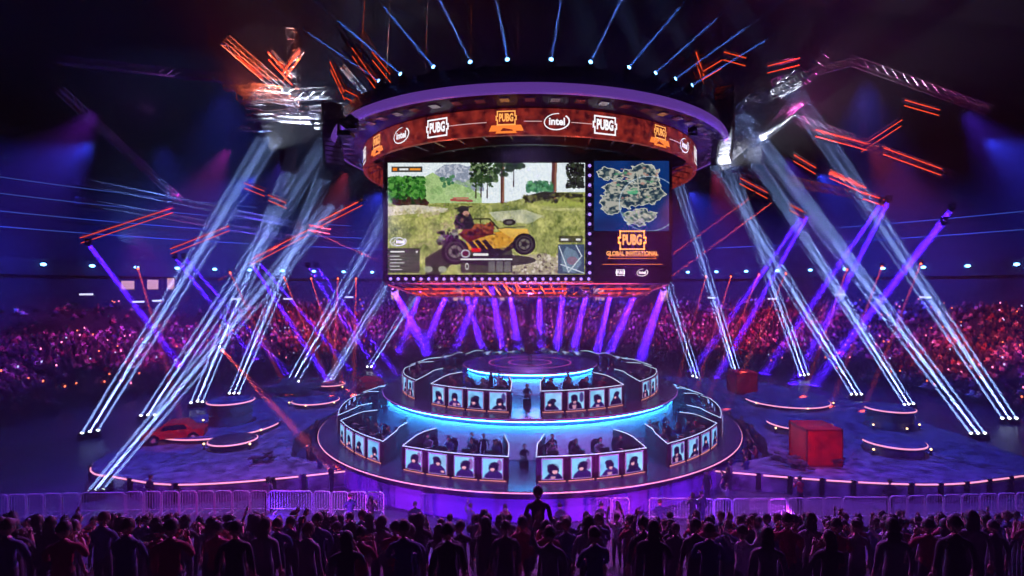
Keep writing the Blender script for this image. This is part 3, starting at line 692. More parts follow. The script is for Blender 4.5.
spotl(P(270,150,32), P(300,100,38), (.75,.85,1), 9000, 50); spotl(P(240,90,33), P(265,65,36), (1,.14,.04), 4200, 90); spotl(P(385,120,32), P(350,60,35), (1,.14,.04), 3600, 90)
spotl(P(720,170,33), P(765,110,39), (.85,.9,1), 14000, 50); spotl(P(690,110,32), P(702,60,34), (1,.16,.04), 3600, 80); spotl(P(800,120,38), P(830,60,44), (.8,.08,.5), 5000, 90)
spotl(P(120,240,55), P(180,200,64), (.15,.3,1), 5000, 100); spotl(P(250,255,60), P(260,220,68), (.2,.4,1), 4000, 90); spotl(P(880,220,42), P(880,150,46), (1,.1,.04), 1200, 110); spotl(P(150,110,42), P(120,90,46), (.3,.08,.5), 700, 110)
# dense short rigging where the trusses meet
rt = random.Random(21)
for side_, cx_, cy_, ax, ay, n_t in (('west', 290, 108, 46, 30, 16), ('east', 765, 112, 36, 30, 16), ('inner west', 372, 70, 20, 22, 6), ('inner east', 703, 72, 16, 26, 6)):
    for k in range(n_t):
        x = cx_+rt.uniform(-ax, ax); y = cy_+rt.uniform(-ay, ay)*.8+(-.55*(x-cx_) if side_ == 'east' else 0); d = rt.uniform(35, 41); L = rt.uniform(14, 44)
        sl = rt.uniform(-.12, .16) if side_ == 'west' else (rt.uniform(-.9, -.5) if side_ == 'east' else rt.uniform(.8, 2))
        a_, c_ = P(x-L/2, y-sl*L/2, d), P(x+L/2, y+sl*L/2, d+rt.uniform(-1,1)); mid = (a_+c_)/2; b = MB(); lattice(b, a_-mid, c_-mid, .34, .04, .5)
        o = b.build('rigging_truss', M_truss); o.location = mid; tag(o, 'Short rigging truss in the %s cluster by the ring, %s of it' % (side_, ORD[k]), 'truss', 'short rigging trusses')
# orange tube pairs
tubes = [((80,238,52),(172,208,58),'outermost west'), ((170,249,54),(229,226,58),'second west'), ((252,259,54),(308,230,56),'third west'), ((318,222,50),(362,200,52),'west, nearest the scoreboard'),
         ((244,183,52),(264,191,52),'small high west'), ((268,195,50),(286,203,50),'small lower west'), ((816,130,44),(868,144,44),'high inner east'), ((884,148,44),(942,169,44),'high outer east'), ((862,146,46),(902,120,46),'rising east'),
         ((794,155,46),(816,168,46),'middle inner east'), ((830,172,46),(866,188,46),'middle outer east'), ((740,178,48),(768,193,48),'low inner east'), ((864,193,46),(885,200,46),'small east pod'), ((790,205,50),(806,213,50),'smallest east pod'), ((905,100,50),(940,110,50),'topmost outer east'), ((345,90,36),(372,104,36),'highest west'),
         ((236,48,36),(262,70,36),'upper west cluster, outer'),((268,52,36),(292,78,37),'upper west cluster, middle'),((300,50,36),(282,74,37),'upper west cluster, rising'),((352,48,34),(376,82,34),'upper inner west, long'),((372,52,34),(390,74,34),'upper inner west, short'),
         ((696,52,34),(704,76,34),'upper inner east, upright'),((702,72,34),(722,60,34),'upper inner east, rising'),((724,52,36),(746,58,36),'upper east, level'),((768,66,40),(800,58,40),'upper east, farther'),((330,62,36),(344,92,36),'upper west beside the array')]
for A_, B_2, nm in tubes:
    a_, c_ = P(*A_), P(*B_2); mid = (a_+c_)/2; b = MB(); off = Vector((0, .1, -.5))
    for o_ in (Vector((0,0,0)), off): b.tube(a_-mid+o_, c_-mid+o_, .045 if A_[2] > 40 else .035, n=6)
    r = empty('tube_light', mid); tag(r, 'Pair of hanging orange tube lights, %s of the set' % nm, 'tube light', 'orange tube lights')
    b.build('tube', M_orange, r)
    b = MB(); lattice(b, a_-mid+Vector((0,.3,.15)), c_-mid+Vector((0,.3,.15)), .3, .03, 1.2); b.build('carrier', M_truss, r)
    for pp in (a_-mid, c_-mid):
        b = MB(); b.tube(pp+Vector((0,.3,.2)), pp+Vector((0,.3,12)), .015, n=4); b.build('cable', M_black, r)
# line arrays
def line_array(p, n, rz, lb, s=1.0):
    r = empty('line_array', p, rz); tag(r, lb, 'loudspeaker array', 'line arrays')
    ang = 0; pos = Vector((0,0,0)); 
    for k in range(n):
        ang = -(k/n)**1.6*.7
        rot = Euler((ang,0,0)).to_matrix()
        b = MB(); b.box(pos, (1.25*s,.55*s,.36*s), rot); c = b.build('speaker_cabinet', M_plastic, r)
        b = MB(); b.box(pos+rot @ Vector((0,-.285*s,0)), (1.15*s,.02,.28*s), rot); b.build('grille', mat('grille_steel', (.35,.35,.4), .3, .8), c)
        pos = pos+rot @ Vector((0,0,-.38*s))
    b = MB(); b.box((0,0,.3*s), (1.3*s,.3,.1)); b.tube((-.4,0,.3), (-.4,0,12), .02, n=4); b.tube((.4,0,.3), (.4,0,12), .02, n=4); b.build('rigging_frame', M_truss, r)
line_array(P(331,108,35), 12, R_(35), 'Curved line array hanging beside the west flank of the ring')
line_array(P(725,92,35), 14, R_(-35), 'Curved line array hanging beside the east flank of the ring')
line_array(P(266,118,44), 7, R_(50), 'Small line array under the bright west truss')
line_array(P(288,152,46), 5, R_(60), 'Smallest line array, low and west of the ring')
line_array(P(756,152,42), 4, R_(-50), 'Small line array under the white-lit east truss')
# upper-bowl balcony rails; the blue light they catch is painted in as emission
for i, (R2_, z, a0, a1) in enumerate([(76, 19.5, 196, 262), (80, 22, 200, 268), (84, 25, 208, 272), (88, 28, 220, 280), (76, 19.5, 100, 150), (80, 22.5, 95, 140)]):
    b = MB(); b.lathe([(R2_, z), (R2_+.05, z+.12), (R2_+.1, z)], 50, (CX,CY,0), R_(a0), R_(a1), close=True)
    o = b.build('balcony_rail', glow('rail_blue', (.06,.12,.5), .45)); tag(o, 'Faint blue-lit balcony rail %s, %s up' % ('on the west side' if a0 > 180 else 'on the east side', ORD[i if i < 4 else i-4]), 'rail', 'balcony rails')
# warm lit doorways and small signs on the concourse wall
def on_wall(px, R, z):
    s = (px-530)/F; a = s*s+1; bq = -2*(s*CX+CY); cq = CX*CX+CY*CY-R*R; d = (-bq+math.sqrt(bq*bq-4*a*cq))/(2*a); return Vector((s*d, d, z))
for i, (px, w_, h_) in enumerate([(128,1.7,1.3),(153,1.5,1.5),(171,1.0,1.8),(395,1.6,2.8),(458,2.2,2.6),(505,3.0,1.4),(599,2.4,2.6),(664,1.5,2.8)]):
    p = on_wall(px, 73.7, 8.5); a_ = math.atan2(p.x-CX, -(p.y-CY))
    r = empty('door_%d' % (i+1), p, a_); struct(r)
    z0 = 2.7 if px < 300 else .2
    b = MB(); b.box((0,-.12,z0+h_/2), (w_,.1,h_)); o = b.build('lit_opening', glow('warm_room', (1,.5,.25), .5), r)
    b = MB(); b.box((-w_/2-.15,-.25,z0+h_/2), (.3,.3,h_+.3)); b.box((w_/2+.15,-.25,z0+h_/2), (.3,.3,h_+.3)); b.box((0,-.25,z0+h_+.15), (w_+.6,.3,.3)); b.build('door_frame', M_dark, r)
    # people-height clutter of the doorway
    b = MB(); b.bbox((w_*.2,-.35,z0+.45), (w_*.35,.2,.9), .05); b.build('counter', M_black, r)
for i, (px, z) in enumerate([(86,10.5),(138,9.3),(158,9.4),(236,9.5),(288,9.4),(349,9.6),(840,10.3),(712,9.5),(926,10.0),(772,9.4)]):
    p = on_wall(px, 71.5, z); a_ = math.atan2(p.x-CX, -(p.y-CY))
    r = empty('exit_sign', p, a_); tag(r, 'Small glowing white sign over the seating, %s of its row' % ORD[i], 'sign', 'small lit signs')
    b = MB(); b.box((0,0,0), (1.8,.15,.4)); b.build('sign_box', M_black, r); b = MB(); b.box((0,.1,0), (1.6,.06,.26)); b.build('sign_face', glow('sign_white', (.8,.85,1), .9), r)
    b = MB(); b.tube((0,.0,0), (0,0,-3.2 if z < 10 else -4), .05, n=5); b.build('sign_post', M_black, r)

# ------------------------------------------------------------------ people
def skin_mesh(nodes_, edges, sub=1):
    me = bpy.data.meshes.new('tmp'); names = list(nodes_); me.from_pydata([nodes_[k][0] for k in names], [(names.index(a), names.index(b_)) for a, b_ in edges], [])
    o = bpy.data.objects.new('tmp', me); COL.objects.link(o)
    md = o.modifiers.new('s', 'SKIN'); md.use_smooth_shade = True
    for i, k in enumerate(names):
        r_ = nodes_[k][1]; me.skin_vertices[0].data[i].radius = (r_, r_) if not isinstance(r_, tuple) else r_
        me.skin_vertices[0].data[i].use_root = (i == 0)
    if sub: s_ = o.modifiers.new('d', 'SUBSURF'); s_.levels = sub; s_.render_levels = sub
    dg = bpy.context.evaluated_depsgraph_get(); dg.update()
    ev = o.evaluated_get(dg).to_mesh(); vs = [tuple(v.co) for v in ev.vertices]; fs = [tuple(p.vertices) for p in ev.polygons]
    o.evaluated_get(dg).to_mesh_clear(); bpy.data.objects.remove(o); return vs, fs
def add_head(b, c, r, yaw, pitch):
    rot = Euler((pitch, 0, yaw)).to_matrix()          # face towards -y
    vs, fs = [], []
    nb = MB(); nb.ball((0,0,0), r, 14, 12, (.80,.95,1.18))
    for i, v in enumerate(nb.v):                       # chin, brow and cheeks
        x, y, z = v
        if z < -.3*r: k = 1-.28*min(1, (-z/r-.3)); x *= k; y = y*k-(.10*r if y < 0 else 0)
        nb.v[i] = (x, y, z)
    nb.ball((0,-.98*r,-.08*r), .2*r, 6, 5, (.7,1,1.4))           # nose
    nb.ball((0,-.86*r,-.48*r), .24*r, 8, 5, (1.1,.5,.35))        # lips
    for s_ in (-1, 1): nb.ball((s_*.80*r,.05*r,-.05*r), .22*r, 6, 5, (.45,.8,1.3))   # ears
    b.add([rot @ Vector(v)+Vector(c) for v in nb.v], nb.f)
    eb = MB()
    for s_ in (-1, 1): eb.ball((s_*.30*r,-.83*r,.08*r), .12*r, 6, 5, (1.3,.8,.8))
    return [rot @ Vector(v)+Vector(c) for v in eb.v], eb.f
def hand(b, wrist, d, up, s_):
    d = Vector(d).normalized(); up = Vector(up).normalized(); side = d.cross(up).normalized()*s_
    M = Matrix((side, d, up)).transposed()
    b.box(Vector(wrist)+d*.045, (.078,.09,.028), M)
    for k, (o_, L) in enumerate([(-.030,.062),(-.010,.072),(.011,.068),(.031,.052)]):
        p = Vector(wrist)+d*.088+side*o_; q = p+d*L*.6-up*.008; e = q+d*L*.35-up*.03
        b.tube(p, q, .0085, .008, 5); b.tube(q, e, .008, .0065, 5)
    p = Vector(wrist)+d*.03-side*.038; q = p+d*.03-side*.025-up*.008; b.tube(p, q, .0105, .0095, 5); b.tube(q, q+d*.028-up*.012, .0095, .007, 5)
def human(pose, yaw, shirt, trousers, arms='down', longhair=False, hairm=None, lean=0.):
    """returns body mesh, hair mesh; face towards -y, feet at z = 0"""
    N, E = {}, []
    def n(k, p, r_): N[k] = (Vector(p), r_)
    if pose == 'sit':
        hz, hy = .50, .12; ly = hy-.14-lean*.3
        n('pel', (0,hy,hz), (.15,.12)); n('sp', (0,hy-.03-lean*.1,hz+.22), (.14,.11)); n('ch', (0,ly+.04,hz+.42), (.165,.115)); n('nk', (0,ly-.01-lean*.1,hz+.54), .07); n('hb', (0,ly-.035-lean*.15,hz+.61), .06)
        for s_, t in ((-1,'l'), (1,'r')):
            n('hip'+t, (s_*.10,hy-.08,hz), .09); n('kn'+t, (s_*.13,hy-.48,hz+.02), .062); n('an'+t, (s_*.14,hy-.46,.09), .042); n('to'+t, (s_*.15,hy-.62,.04), .035)
            E += [('pel','hip'+t),('hip'+t,'kn'+t),('kn'+t,'an'+t),('an'+t,'to'+t)]
            n('sh'+t, (s_*.19,ly+.03,hz+.46), .058); n('el'+t, (s_*.25,ly-.12,hz+.23), .045); n('wr'+t, (s_*.15,ly-.40,hz+.27), .030)
            E += [('ch','sh'+t),('sh'+t,'el'+t),('el'+t,'wr'+t)]
        hc = Vector((0, ly-.06-lean*.2, hz+.73)); 
    else:
        hz = .93
        n('pel', (0,0,hz), (.15,.11)); n('sp', (0,.0,hz+.22), (.14,.10)); n('ch', (0,.01,hz+.42), (.17,.115)); n('nk', (0,.0,hz+.54), .072); n('hb', (0,-.02,hz+.60), .062)
        for s_, t in ((-1,'l'), (1,'r')):
            n('hip'+t, (s_*.09,0,hz-.06), .09); n('kn'+t, (s_*.10,-.02,.50), .062); n('an'+t, (s_*.11,.02,.09), .042); n('to'+t, (s_*.12,-.13,.04), .035)
            E += [('pel','hip'+t),('hip'+t,'kn'+t),('kn'+t,'an'+t),('an'+t,'to'+t)]
            n('sh'+t, (s_*.20,0,hz+.47), .058)
            if arms == 'up' or (arms == 'one' and s_ == 1): n('el'+t, (s_*.30,-.12,hz+.62), .045); n('wr'+t, (s_*.22,-.18,hz+.88), .030)
            elif arms == 'phone': n('el'+t, (s_*.26,-.10,hz+.24), .045); n('wr'+t, (s_*.09,-.34,hz+.44), .030)
            elif arms == 'folded': n('el'+t, (s_*.26,-.08,hz+.22), .045); n('wr'+t, (s_*-.02,-.22,hz+.28+s_*.02), .030)
            else: n('el'+t, (s_*.26,.03,hz+.20), .045); n('wr'+t, (s_*.27,-.05,hz-.04), .030)
            E += [('ch','sh'+t),('sh'+t,'el'+t),('el'+t,'wr'+t)]
        hc = Vector((0, -.03, hz+.715))
    E += [('pel','sp'),('sp','ch'),('ch','nk'),('nk','hb')]
    vs, fs = skin_mesh(N, E)
    b = MB(); b.add(vs, fs)
    keys = list(N); P0 = [N[k][0] for k in keys]
    def kind_of(c):
        k = keys[min(range(len(keys)), key=lambda i: (P0[i]-c).length)]
        return 0 if k in ('hb',) or k[:2] == 'wr' else (2 if k[:3] in ('hip','kn','kn') or k[:2] in ('kn','an','to') or k == 'pel' and c.z < hz else 1)
    b.m = [kind_of(sum((Vector(vs[i]) for i in f), Vector())/len(f)) for f in fs]
    b.mi = 0; r = .112
    ev, ef = add_head(b, hc, r, yaw, .12 if pose == 'sit' else 0)
    for s_, t in ((-1,'l'), (1,'r')):
        w_, e_ = N['wr'+t][0], N['el'+t][0]; hand(b, w_, w_-e_, (0,0,1) if pose == 'sit' else (0,-1,.1), s_)
    b.mi = 3; b.add(ev, ef)
    body = b.mesh('body', [M_skin, shirt, trousers, M_hair], True)
    h = MB(); rot = Euler((.1, 0, yaw)).to_matrix(); hv = MB(); hv.ball((0,0,0), r*1.1, 14, 12, (.86,.98,1.12))
    keep = [i for i, v in enumerate(hv.v) if not (v[2] < (-.15*r if not longhair else -.5*r) or (v[1] < -.35*r and v[2] < .45*r))]
    ks = set(keep); mp = {i: j for j, i in enumerate(keep)}
    h.add([rot @ Vector((hv.v[i][0], hv.v[i][1]+.012, hv.v[i][2]+.012))+hc for i in keep], [tuple(mp[i] for i in f) for f in hv.f if all(i in ks for i in f)])
    if longhair: h.ball(hc+rot @ Vector((0,.05,-.11)), .105, 10, 8, (1.0,.6,1.35))
    hair = h.mesh('hair', hairm or M_hair, True)
    return body, hair, hc
shirts = [mat('shirt_black', (.02,.02,.03), .8), mat('shirt_navy', (.03,.05,.16), .8), mat('shirt_maroon', (.28,.03,.05), .8), mat('shirt_white', (.6,.6,.65), .8), mat('shirt_grey', (.16,.16,.19), .8), mat('shirt_violet', (.2,.08,.3), .8)]
SNAME = ['black','navy','maroon','white','grey','violet']
M_jean = mat('dark_trousers', (.025,.025,.045), .8)
def headset(hc, yaw):
    b = MB(); pts = [hc+Euler((0,0,yaw)).to_matrix() @ Vector((.118*math.cos(t), .005, .04+.11*math.sin(t))) for t in [PI*k/8 for k in range(9)]]
    b.path(pts, .011, 5)
    for s_ in (-1, 1): b.ball(hc+Euler((0,0,yaw)).to_matrix() @ Vector((s_*.108,.005,0)), .042, 8, 6, (.5,1,1.2))
    return b.mesh('headset', M_plastic, True)
PLAY = []
for i in range(6):
    body, hair, hc = human('sit', [-.25,.15,0,.3,-.1,.05][i], shirts[[0,1,4,0,2,1][i]], M_jean, lean=[0,.12,.2,.05,.25,.1][i], longhair=i in (3,))
    PLAY.append((body, hair, headset(hc, [-.25,.15,0,.3,-.1,.05][i]), SNAME[[0,1,4,0,2,1][i]], ['upright','leaning forward','hunched close to the screen','long-haired','bent over the keyboard','relaxed'][i]))
STAND = []
for i, (sh, ar, lh) in enumerate([(0,'down',0),(1,'folded',0),(4,'down',1),(2,'phone',0),(3,'up',0),(5,'one',0),(0,'phone',1),(4,'one',0)]):
    body, hair, hc = human('stand', [0,.3,-.2,.1,0,-.1,.2,.15][i], shirts[sh], M_jean, ar, bool(lh), mat('brown_hair', (.07,.035,.02), .6) if i % 3 == 1 else None)
    STAND.append((body, hair, SNAME[sh], {'down':'arms at the sides','folded':'arms folded','phone':'both hands holding up a phone','up':'both arms raised','one':'one arm raised'}[ar], 'long-haired' if lh else 'short-haired'))
def person(i, loc, rz, label, group, cat='person', sc=1.0):
    body, hair = STAND[i][:2]; r = empty('person', loc, rz); r.scale = (sc,)*3
    link('body', body, r); link('hair', hair, r)
    return tag(r, label, cat, group)

# ------------------------------------------------------------------ the players' booths
def portrait(seed):
    r = random.Random(seed); cv = Canvas(36, 44, (.46,.74,.92))
    cv.a = cv.a*(.8+.3*cv.noise(10, seed)[..., None]); f = np.clip(cv.X/36, 0, 1)[..., None]
    cv.a = cv.a*(1-.35*f)+np.array(r.choice([(.75,.9,1),(.35,.5,.9),(.8,.75,1)]))*.35*f
    dx = r.uniform(-6, 6); ln = r.uniform(-.5, .5); q_ = r.uniform(.72, 1.05); fy = r.uniform(1, 6); dk = r.choice([(.10,.08,.30),(.12,.09,.26),(.18,.10,.36),(.07,.06,.18)]); cy = r.uniform(18, 28)
    if seed % 4 == 2: cv.ell(30, 14, 5, 13, r.choice([(.5,.3,.6),(.2,.16,.4)]), .9)
    l1, l2 = r.uniform(-6, 5), r.uniform(-6, 5)
    cv.poly([(dx,44),(3+dx,cy+13+l1),(10+dx,cy+6+l1*.5),(26+dx,cy+6+l2*.5),(33+dx,cy+14+l2),(36+dx,44)], dk)
    hr = (.08,.06,.17)
    cv.ell(18+dx, cy-1, 9.5*q_, 11.5*q_, hr, 1, ln); cv.ell(18+dx+ln*9, cy-8, 7.5, 6, hr)
    if seed % 3 == 1: cv.ell(18+dx, cy+8, 11, 9, hr, .9)
    cv.ell(18+dx-ln*8, cy+fy, 4.4*q_, 5.4*q_, (.95,.68,.76)); cv.poly([(11+dx,cy-7),(25+dx,cy-7),(24+dx,cy+fy-3),(12+dx,cy+fy-2)], hr)
    cv.ell(16.4-ln*8+dx, cy+fy-.4, .8, .6, (.25,.12,.2)); cv.ell(19.8-ln*8+dx, cy+fy-.4, .8, .6, (.25,.12,.2)); cv.ell(18-ln*8+dx, cy+fy+3, 1.5, .6, (.6,.25,.35))
    cv.ring(18+dx, cy-2, 10.5*q_, 12.5*q_, .10, (.2,.2,.3), .8)
    if seed % 3 == 0: cv.poly([(13+dx,cy+13),(23+dx,cy+13),(21+dx,44),(14+dx,44)], (.85,.6,.7), .8)
    if seed % 5 == 0: cv.poly([(2+dx,40),(9+dx,34),(14+dx,37),(6+dx,44)], (.85,.6,.66))
    if seed % 5 == 2: cv.ell(29+dx, 38, 4, 2.6, (.85,.6,.66))
    a = cv.a.copy()
    for sx, sy in ((1,0),(-1,0),(0,1),(0,-1)): a += np.roll(cv.a, (sy, sx), (0, 1))
    a /= 5; a[0], a[-1], a[:,0], a[:,-1] = cv.a[0], cv.a[-1], cv.a[:,0], cv.a[:,-1]; cv.a = a
    return cv
def booth_meshes(R0, half, HF=1.26, HB=1.78, depth=2.2):
    """local frame: stage centre at (0, R0), front outward to -y"""
    def p(R, th, z=0): return Vector((R*math.sin(th), R0-R*math.cos(th), z))
    out = {}
    Rb = R0-depth; n = 16
    b = MB(); b.lathe([(R0, .0), (R0, HF), (R0-.09, HF), (R0-.09, 0)], n, (0,R0,0), -half, half, close=True)
    for z0 in (.1, HF-.12): b.lathe([(R0, z0), (R0+.03, z0), (R0+.03, z0+.07), (R0, z0+.07)], n, (0,R0,0), -half, half, close=True)
    for k in range(5): t = -half+2*half*k/4*.985+half*.015; q = p(R0+.02, t, HF/2); b.box(q, (.12,.06,HF), Euler((0,0,t)).to_matrix())
    out['front_panel'] = b.mesh('front_panel', M_panel)
    # the angled side wings rise towards the stage
    pl = [(R0, half, HF), (R0-depth*.45, half*.97, HF+.34), (R0-depth*.62, half*.90, HB-.05), (Rb, half*.80, HB)]
    for s_, nm in ((-1, 'side_a'), (1, 'side_b')):
        b = MB(); vs = []
        for R, t, h in pl:
            for dt in (0, -.07/R): vs += [p(R, s_*(t+dt), 0), p(R, s_*(t+dt), h)]
        fs = []
        for k in range(len(pl)-1):
            a_ = 4*k; c_ = a_+4; fs += [(a_, c_, c_+1, a_+1), (a_+3, c_+3, c_+2, a_+2), (a_+1, c_+1, c_+3, a_+3), (a_, a_+2, c_+2, c_)]
        e_ = 4*(len(pl)-1); fs += [(0,1,3,2), (e_, e_+2, e_+3, e_+1)]; b.add(vs, fs); out[nm] = b.mesh('side_wing', M_booth_in)
    b = MB(); top = [p(R0-.04, -half+2*half*k/n, HF+.02) for k in range(n+1)]
    side = [[p(R, s_*t, h+.02) for R, t, h in pl] for s_ in (-1, 1)]
    b.path(side[0][::-1]+top[1:-1]+side[1], .026, 6); 
    out['edge_light'] = b.mesh('edge_light', M_edge)
    b = MB(); b.lathe([(R0-.1, .0), (R0-.1, .28), (Rb+.15, .28), (Rb+.15, 0)], n, (0,R0,0), -half*.86, half*.86, close=True); out['platform'] = b.mesh('platform', M_deck)
    b = MB(); b.lathe([(R0-.12, .98), (R0-.12, 1.02), (R0-.85, 1.02), (R0-.85, .98)], n, (0,R0,0), -half*.93, half*.93, close=True)
    for t in (-half*.85, 0, half*.85): q = p(R0-.5, t, .63); b.box(q, (.06,.6,.70), Euler((0,0,t)).to_matrix())
    out['desk'] = b.mesh('desk', M_booth_in)
    b = MB(); b.lathe([(R0+.035, .015), (R0+.035, .05), (R0, .05)], n, (0,R0,0), -half, half); out['foot_light'] = b.mesh('foot_light', glow('foot_amber', (1,.35,.3), .6))
    return out
PM = [portrait(s_) for s_ in range(20)]
def screens(R0, half, sw, sh):
    me = [grid_mesh('portrait_screen', c, sw, sh, M_por) for c in PM]
    fb = MB(); 
    for x, z, w_, h_ in ((-sw/2-.025,0,.05,sh+.1),(sw/2+.025,0,.05,sh+.1),(0,sh/2+.025,sw,.05),(0,-sh/2-.025,sw,.05)): fb.box((x,.01,z), (w_,.05,h_))
    return me, fb.mesh('screen_frame', glow('frame_pale', (.6,.4,.65), .22))
# chair and computer
def chair_t():
    t = empty('gaming_chair')
    b = MB(); b.bbox((0,0,.46), (.5,.5,.1), .05); b.build('seat', M_chair, t)
    b = MB(); b.ball((0,.29,.88), .5, 14, 12, (.58,.17,.86), Euler((-.12,0,0)).to_matrix()); b.bbox((0,.31,1.16), (.3,.13,.16), .05); b.build('backrest', M_chair, t)
    b = MB(); b.tube((0,0,.1), (0,0,.42), .03)
    for k in range(5): b.tube((0,0,.12), (.27*math.cos(k*1.257),.27*math.sin(k*1.257),.06), .022, .016, 6); b.ball((.27*math.cos(k*1.257),.27*math.sin(k*1.257),.03), .03, 6, 5)
    b.build('swivel_base', M_plastic, t)
    for s_ in (-1, 1): b = MB(); b.box((s_*.29,.02,.68), (.06,.3,.04)); b.tube((s_*.29,.05,.46), (s_*.29,.05,.67), .018, n=6); b.build('armrest', M_plastic, t)
    return t
def monitor_t():
    t = empty('monitor')
    b = MB(); b.box((0,0,.27), (.55,.03,.32)); b.box((0,-.02,.27), (.3,.03,.2)); b.build('housing', M_plastic, t)
    b = MB(); b.box((0,.017,.27), (.52,.004,.29)); b.build('display', glow('monitor_glow', (.35,.45,.8), .7, False), t)
    b = MB(); b.box((0,0,.008), (.22,.18,.016)); b.tube((0,-.03,0), (0,-.03,.2), .02, n=6); b.build('stand', M_plastic, t)
    return t
ct, mt_ = chair_t(), monitor_t(); CT, MT = template(ct), template(mt_); SPARE += [ct, mt_]
booths = []
for a_ in (15.5, 47, 78.5, 110):
    for s_ in (-1, 1): booths.append((1, s_*a_))
for a_ in (22.5, 67.5, 112.5, 157.5):
    for s_ in (-1, 1): booths.append((2, s_*a_))
BM = {1: (13.85, R_(12.6), booth_meshes(13.85, R_(12.6)), screens(13.85, 0, 1.0, .98)), 2: (9.5, R_(17.2), booth_meshes(9.5, R_(17.2)), screens(9.5, 0, .96, .98))}
WHERE = {15.5:'front', 47:'side', 78.5:'flank', 110:'rear', 22.5:'front', 67.5:'side', 112.5:'rear side', 157.5:'rear'}
rb = random.Random(11); pidx = 0
for lv, ang in booths:
    R0, half, bmz, (sm, sf) = BM[lv]; z = (T1 if lv == 1 else T2)[1]
    th = R_(ang)+TH0; loc = pol(R0, th, z)
    side_ = 'west' if ang < 0 else 'east'; nm = '%s %s booth, %s tier' % (side_, WHERE[abs(ang)], 'lower' if lv == 1 else 'middle')
    r = empty('player_booth', loc, th); tag(r, 'Curved glowing-edged team booth with four portrait screens, the ' + nm, 'booth', 'team booths')
    for k, me in bmz.items(): link(me.name.split('.')[0], me, r)
    c_ = math.cos(th); 
    for k in range(4):
        t = half*(-.735+.49*k)
        q = Vector((R0*math.sin(t), R0-R0*math.cos(t), .66)); out_ = Vector((math.sin(t), -math.cos(t), 0))
        o = link('portrait_screen', sm[rb.randrange(20)], r, loc=q+out_*.045, rot=(0,0,t)); link('screen_frame', sf, o)
    M = Matrix.Translation(loc) @ Matrix.Rotation(th, 4, 'Z')
    for k in range(4):
        t = half*(-.70+.467*k); rp = R0-1.22
        q = M @ Vector((rp*math.sin(t), R0-rp*math.cos(t), .28)); az = th+t
        seat = '%s seat, %s' % (ORD[k], nm)
        body, hair, hs, cn, how = PLAY[(pidx*5+rb.randrange(3)) % 6]; pidx += 1
        pr = empty('player', q, az+rb.uniform(-.12,.12)); pr.scale = (1.12,)*3; link('body', body, pr); link('hair', hair, pr); link('headset', hs, pr)
        tag(pr, 'Player in a %s shirt and headset, %s' % (cn, seat), 'person', 'seated players')
        c, _ = copy_t(CT, q+Vector((-math.sin(az)*.10, math.cos(az)*.10, 0)), az); c.name = 'gaming_chair'; tag(c, 'Black gaming chair, %s' % seat, 'chair', 'gaming chairs')
        rp = R0-.42; q = M @ Vector((rp*math.sin(t), R0-rp*math.cos(t), 1.02))
        c, _ = copy_t(MT, q, az); c.name = 'monitor'; tag(c, 'Black computer monitor before the %s' % seat, 'monitor', 'computer monitors')
for o in SPARE:
    for c in kids(o):
        for e in kids(c): bpy.data.objects.remove(e)
        bpy.data.objects.remove(c)
    bpy.data.objects.remove(o)
# people standing on the stage
def on_deck(px, R_or_d, z, by_d=True): return P(px, 0, 1)
def stage_person(i, px, d, z, rz, lb, sc=1.0): return person(i, Vector(((px-530)*d/F, d, z)), rz, lb, 'crew on the stage', sc=sc)
z1, z2, z3 = T1[1], T2[1], T3[1]
for i, px, d, z, rz, lb in [(1,472,29.0,z1,.2,'Referee with folded arms behind the west front booth of the lower tier'), (0,484,28.7,z1,-.2,'Referee in black beside the cyan wall, nearer the stairs gap on the west side'),
     (0,552,28.6,z1,.1,'Referee in black behind the east front booth of the lower tier'), (6,406,33.0,z1,-.6,'Dark long-haired figure alone against the cyan wall on the west side'),
     (2,655,32.6,z1,.5,'Grey-clad standing figure at the east end of the cyan wall'), (1,664,33.4,z1,.7,'Navy-clad standing figure at the east end of the cyan wall'), (3,649,31.8,z1,.4,'Maroon-clad figure by the gap between the east booths'),
     (0,491,34.3,z2,0,'Standing referee in black behind the west front booth of the middle tier'), (4,499,34.2,z2,.1,'Standing figure in white behind the west front booth of the middle tier'), (0,568,34.2,z2,0,'Standing referee in black behind the east front booth of the middle tier'),
     (2,455,36.5,z2,-.6,'Grey-clad standing figure at the west side of the top disc'), (1,449,37.5,z2,-.7,'Navy-clad standing figure at the west side of the top disc'), (0,600,36.3,z2,.6,'Black-clad standing figure at the east side of the top disc'), (5,608,37.2,z2,.8,'Violet-clad standing figure at the east side of the top disc'),
     (0,530,40.0,z3,0,'Lone presenter in black standing at the middle of the top disc'),
     ]:
    stage_person(i, px, d, z, rz, lb)
for px, d, z, lb in ((524,28.2,z1,'Dark figure seated on a low box in the front aisle of the lower tier'), (527,32.6,z2,'Dark figure seated on a low box in the front aisle of the middle tier')):
    c = Vector(((px-530)*d/F, d, z)); r = empty('person', c, .2); link('body', PLAY[0][0], r); link('hair', PLAY[0][1], r); tag(r, lb, 'person', 'people in the aisles')
    b = MB(); b.bbox((0,0,.2), (.5,.4,.4), .03); r = empty('low_box', c+Vector((0,.12,0))); b.build('shell', M_black, r); b = MB(); b.box((0,-.2,.22), (.16,.02,.04)); b.build('handle', M_steel, r); tag(r, lb.replace('Dark figure seated on a low box', 'Low black box under the seated figure'), 'box', 'boxes in the aisles')
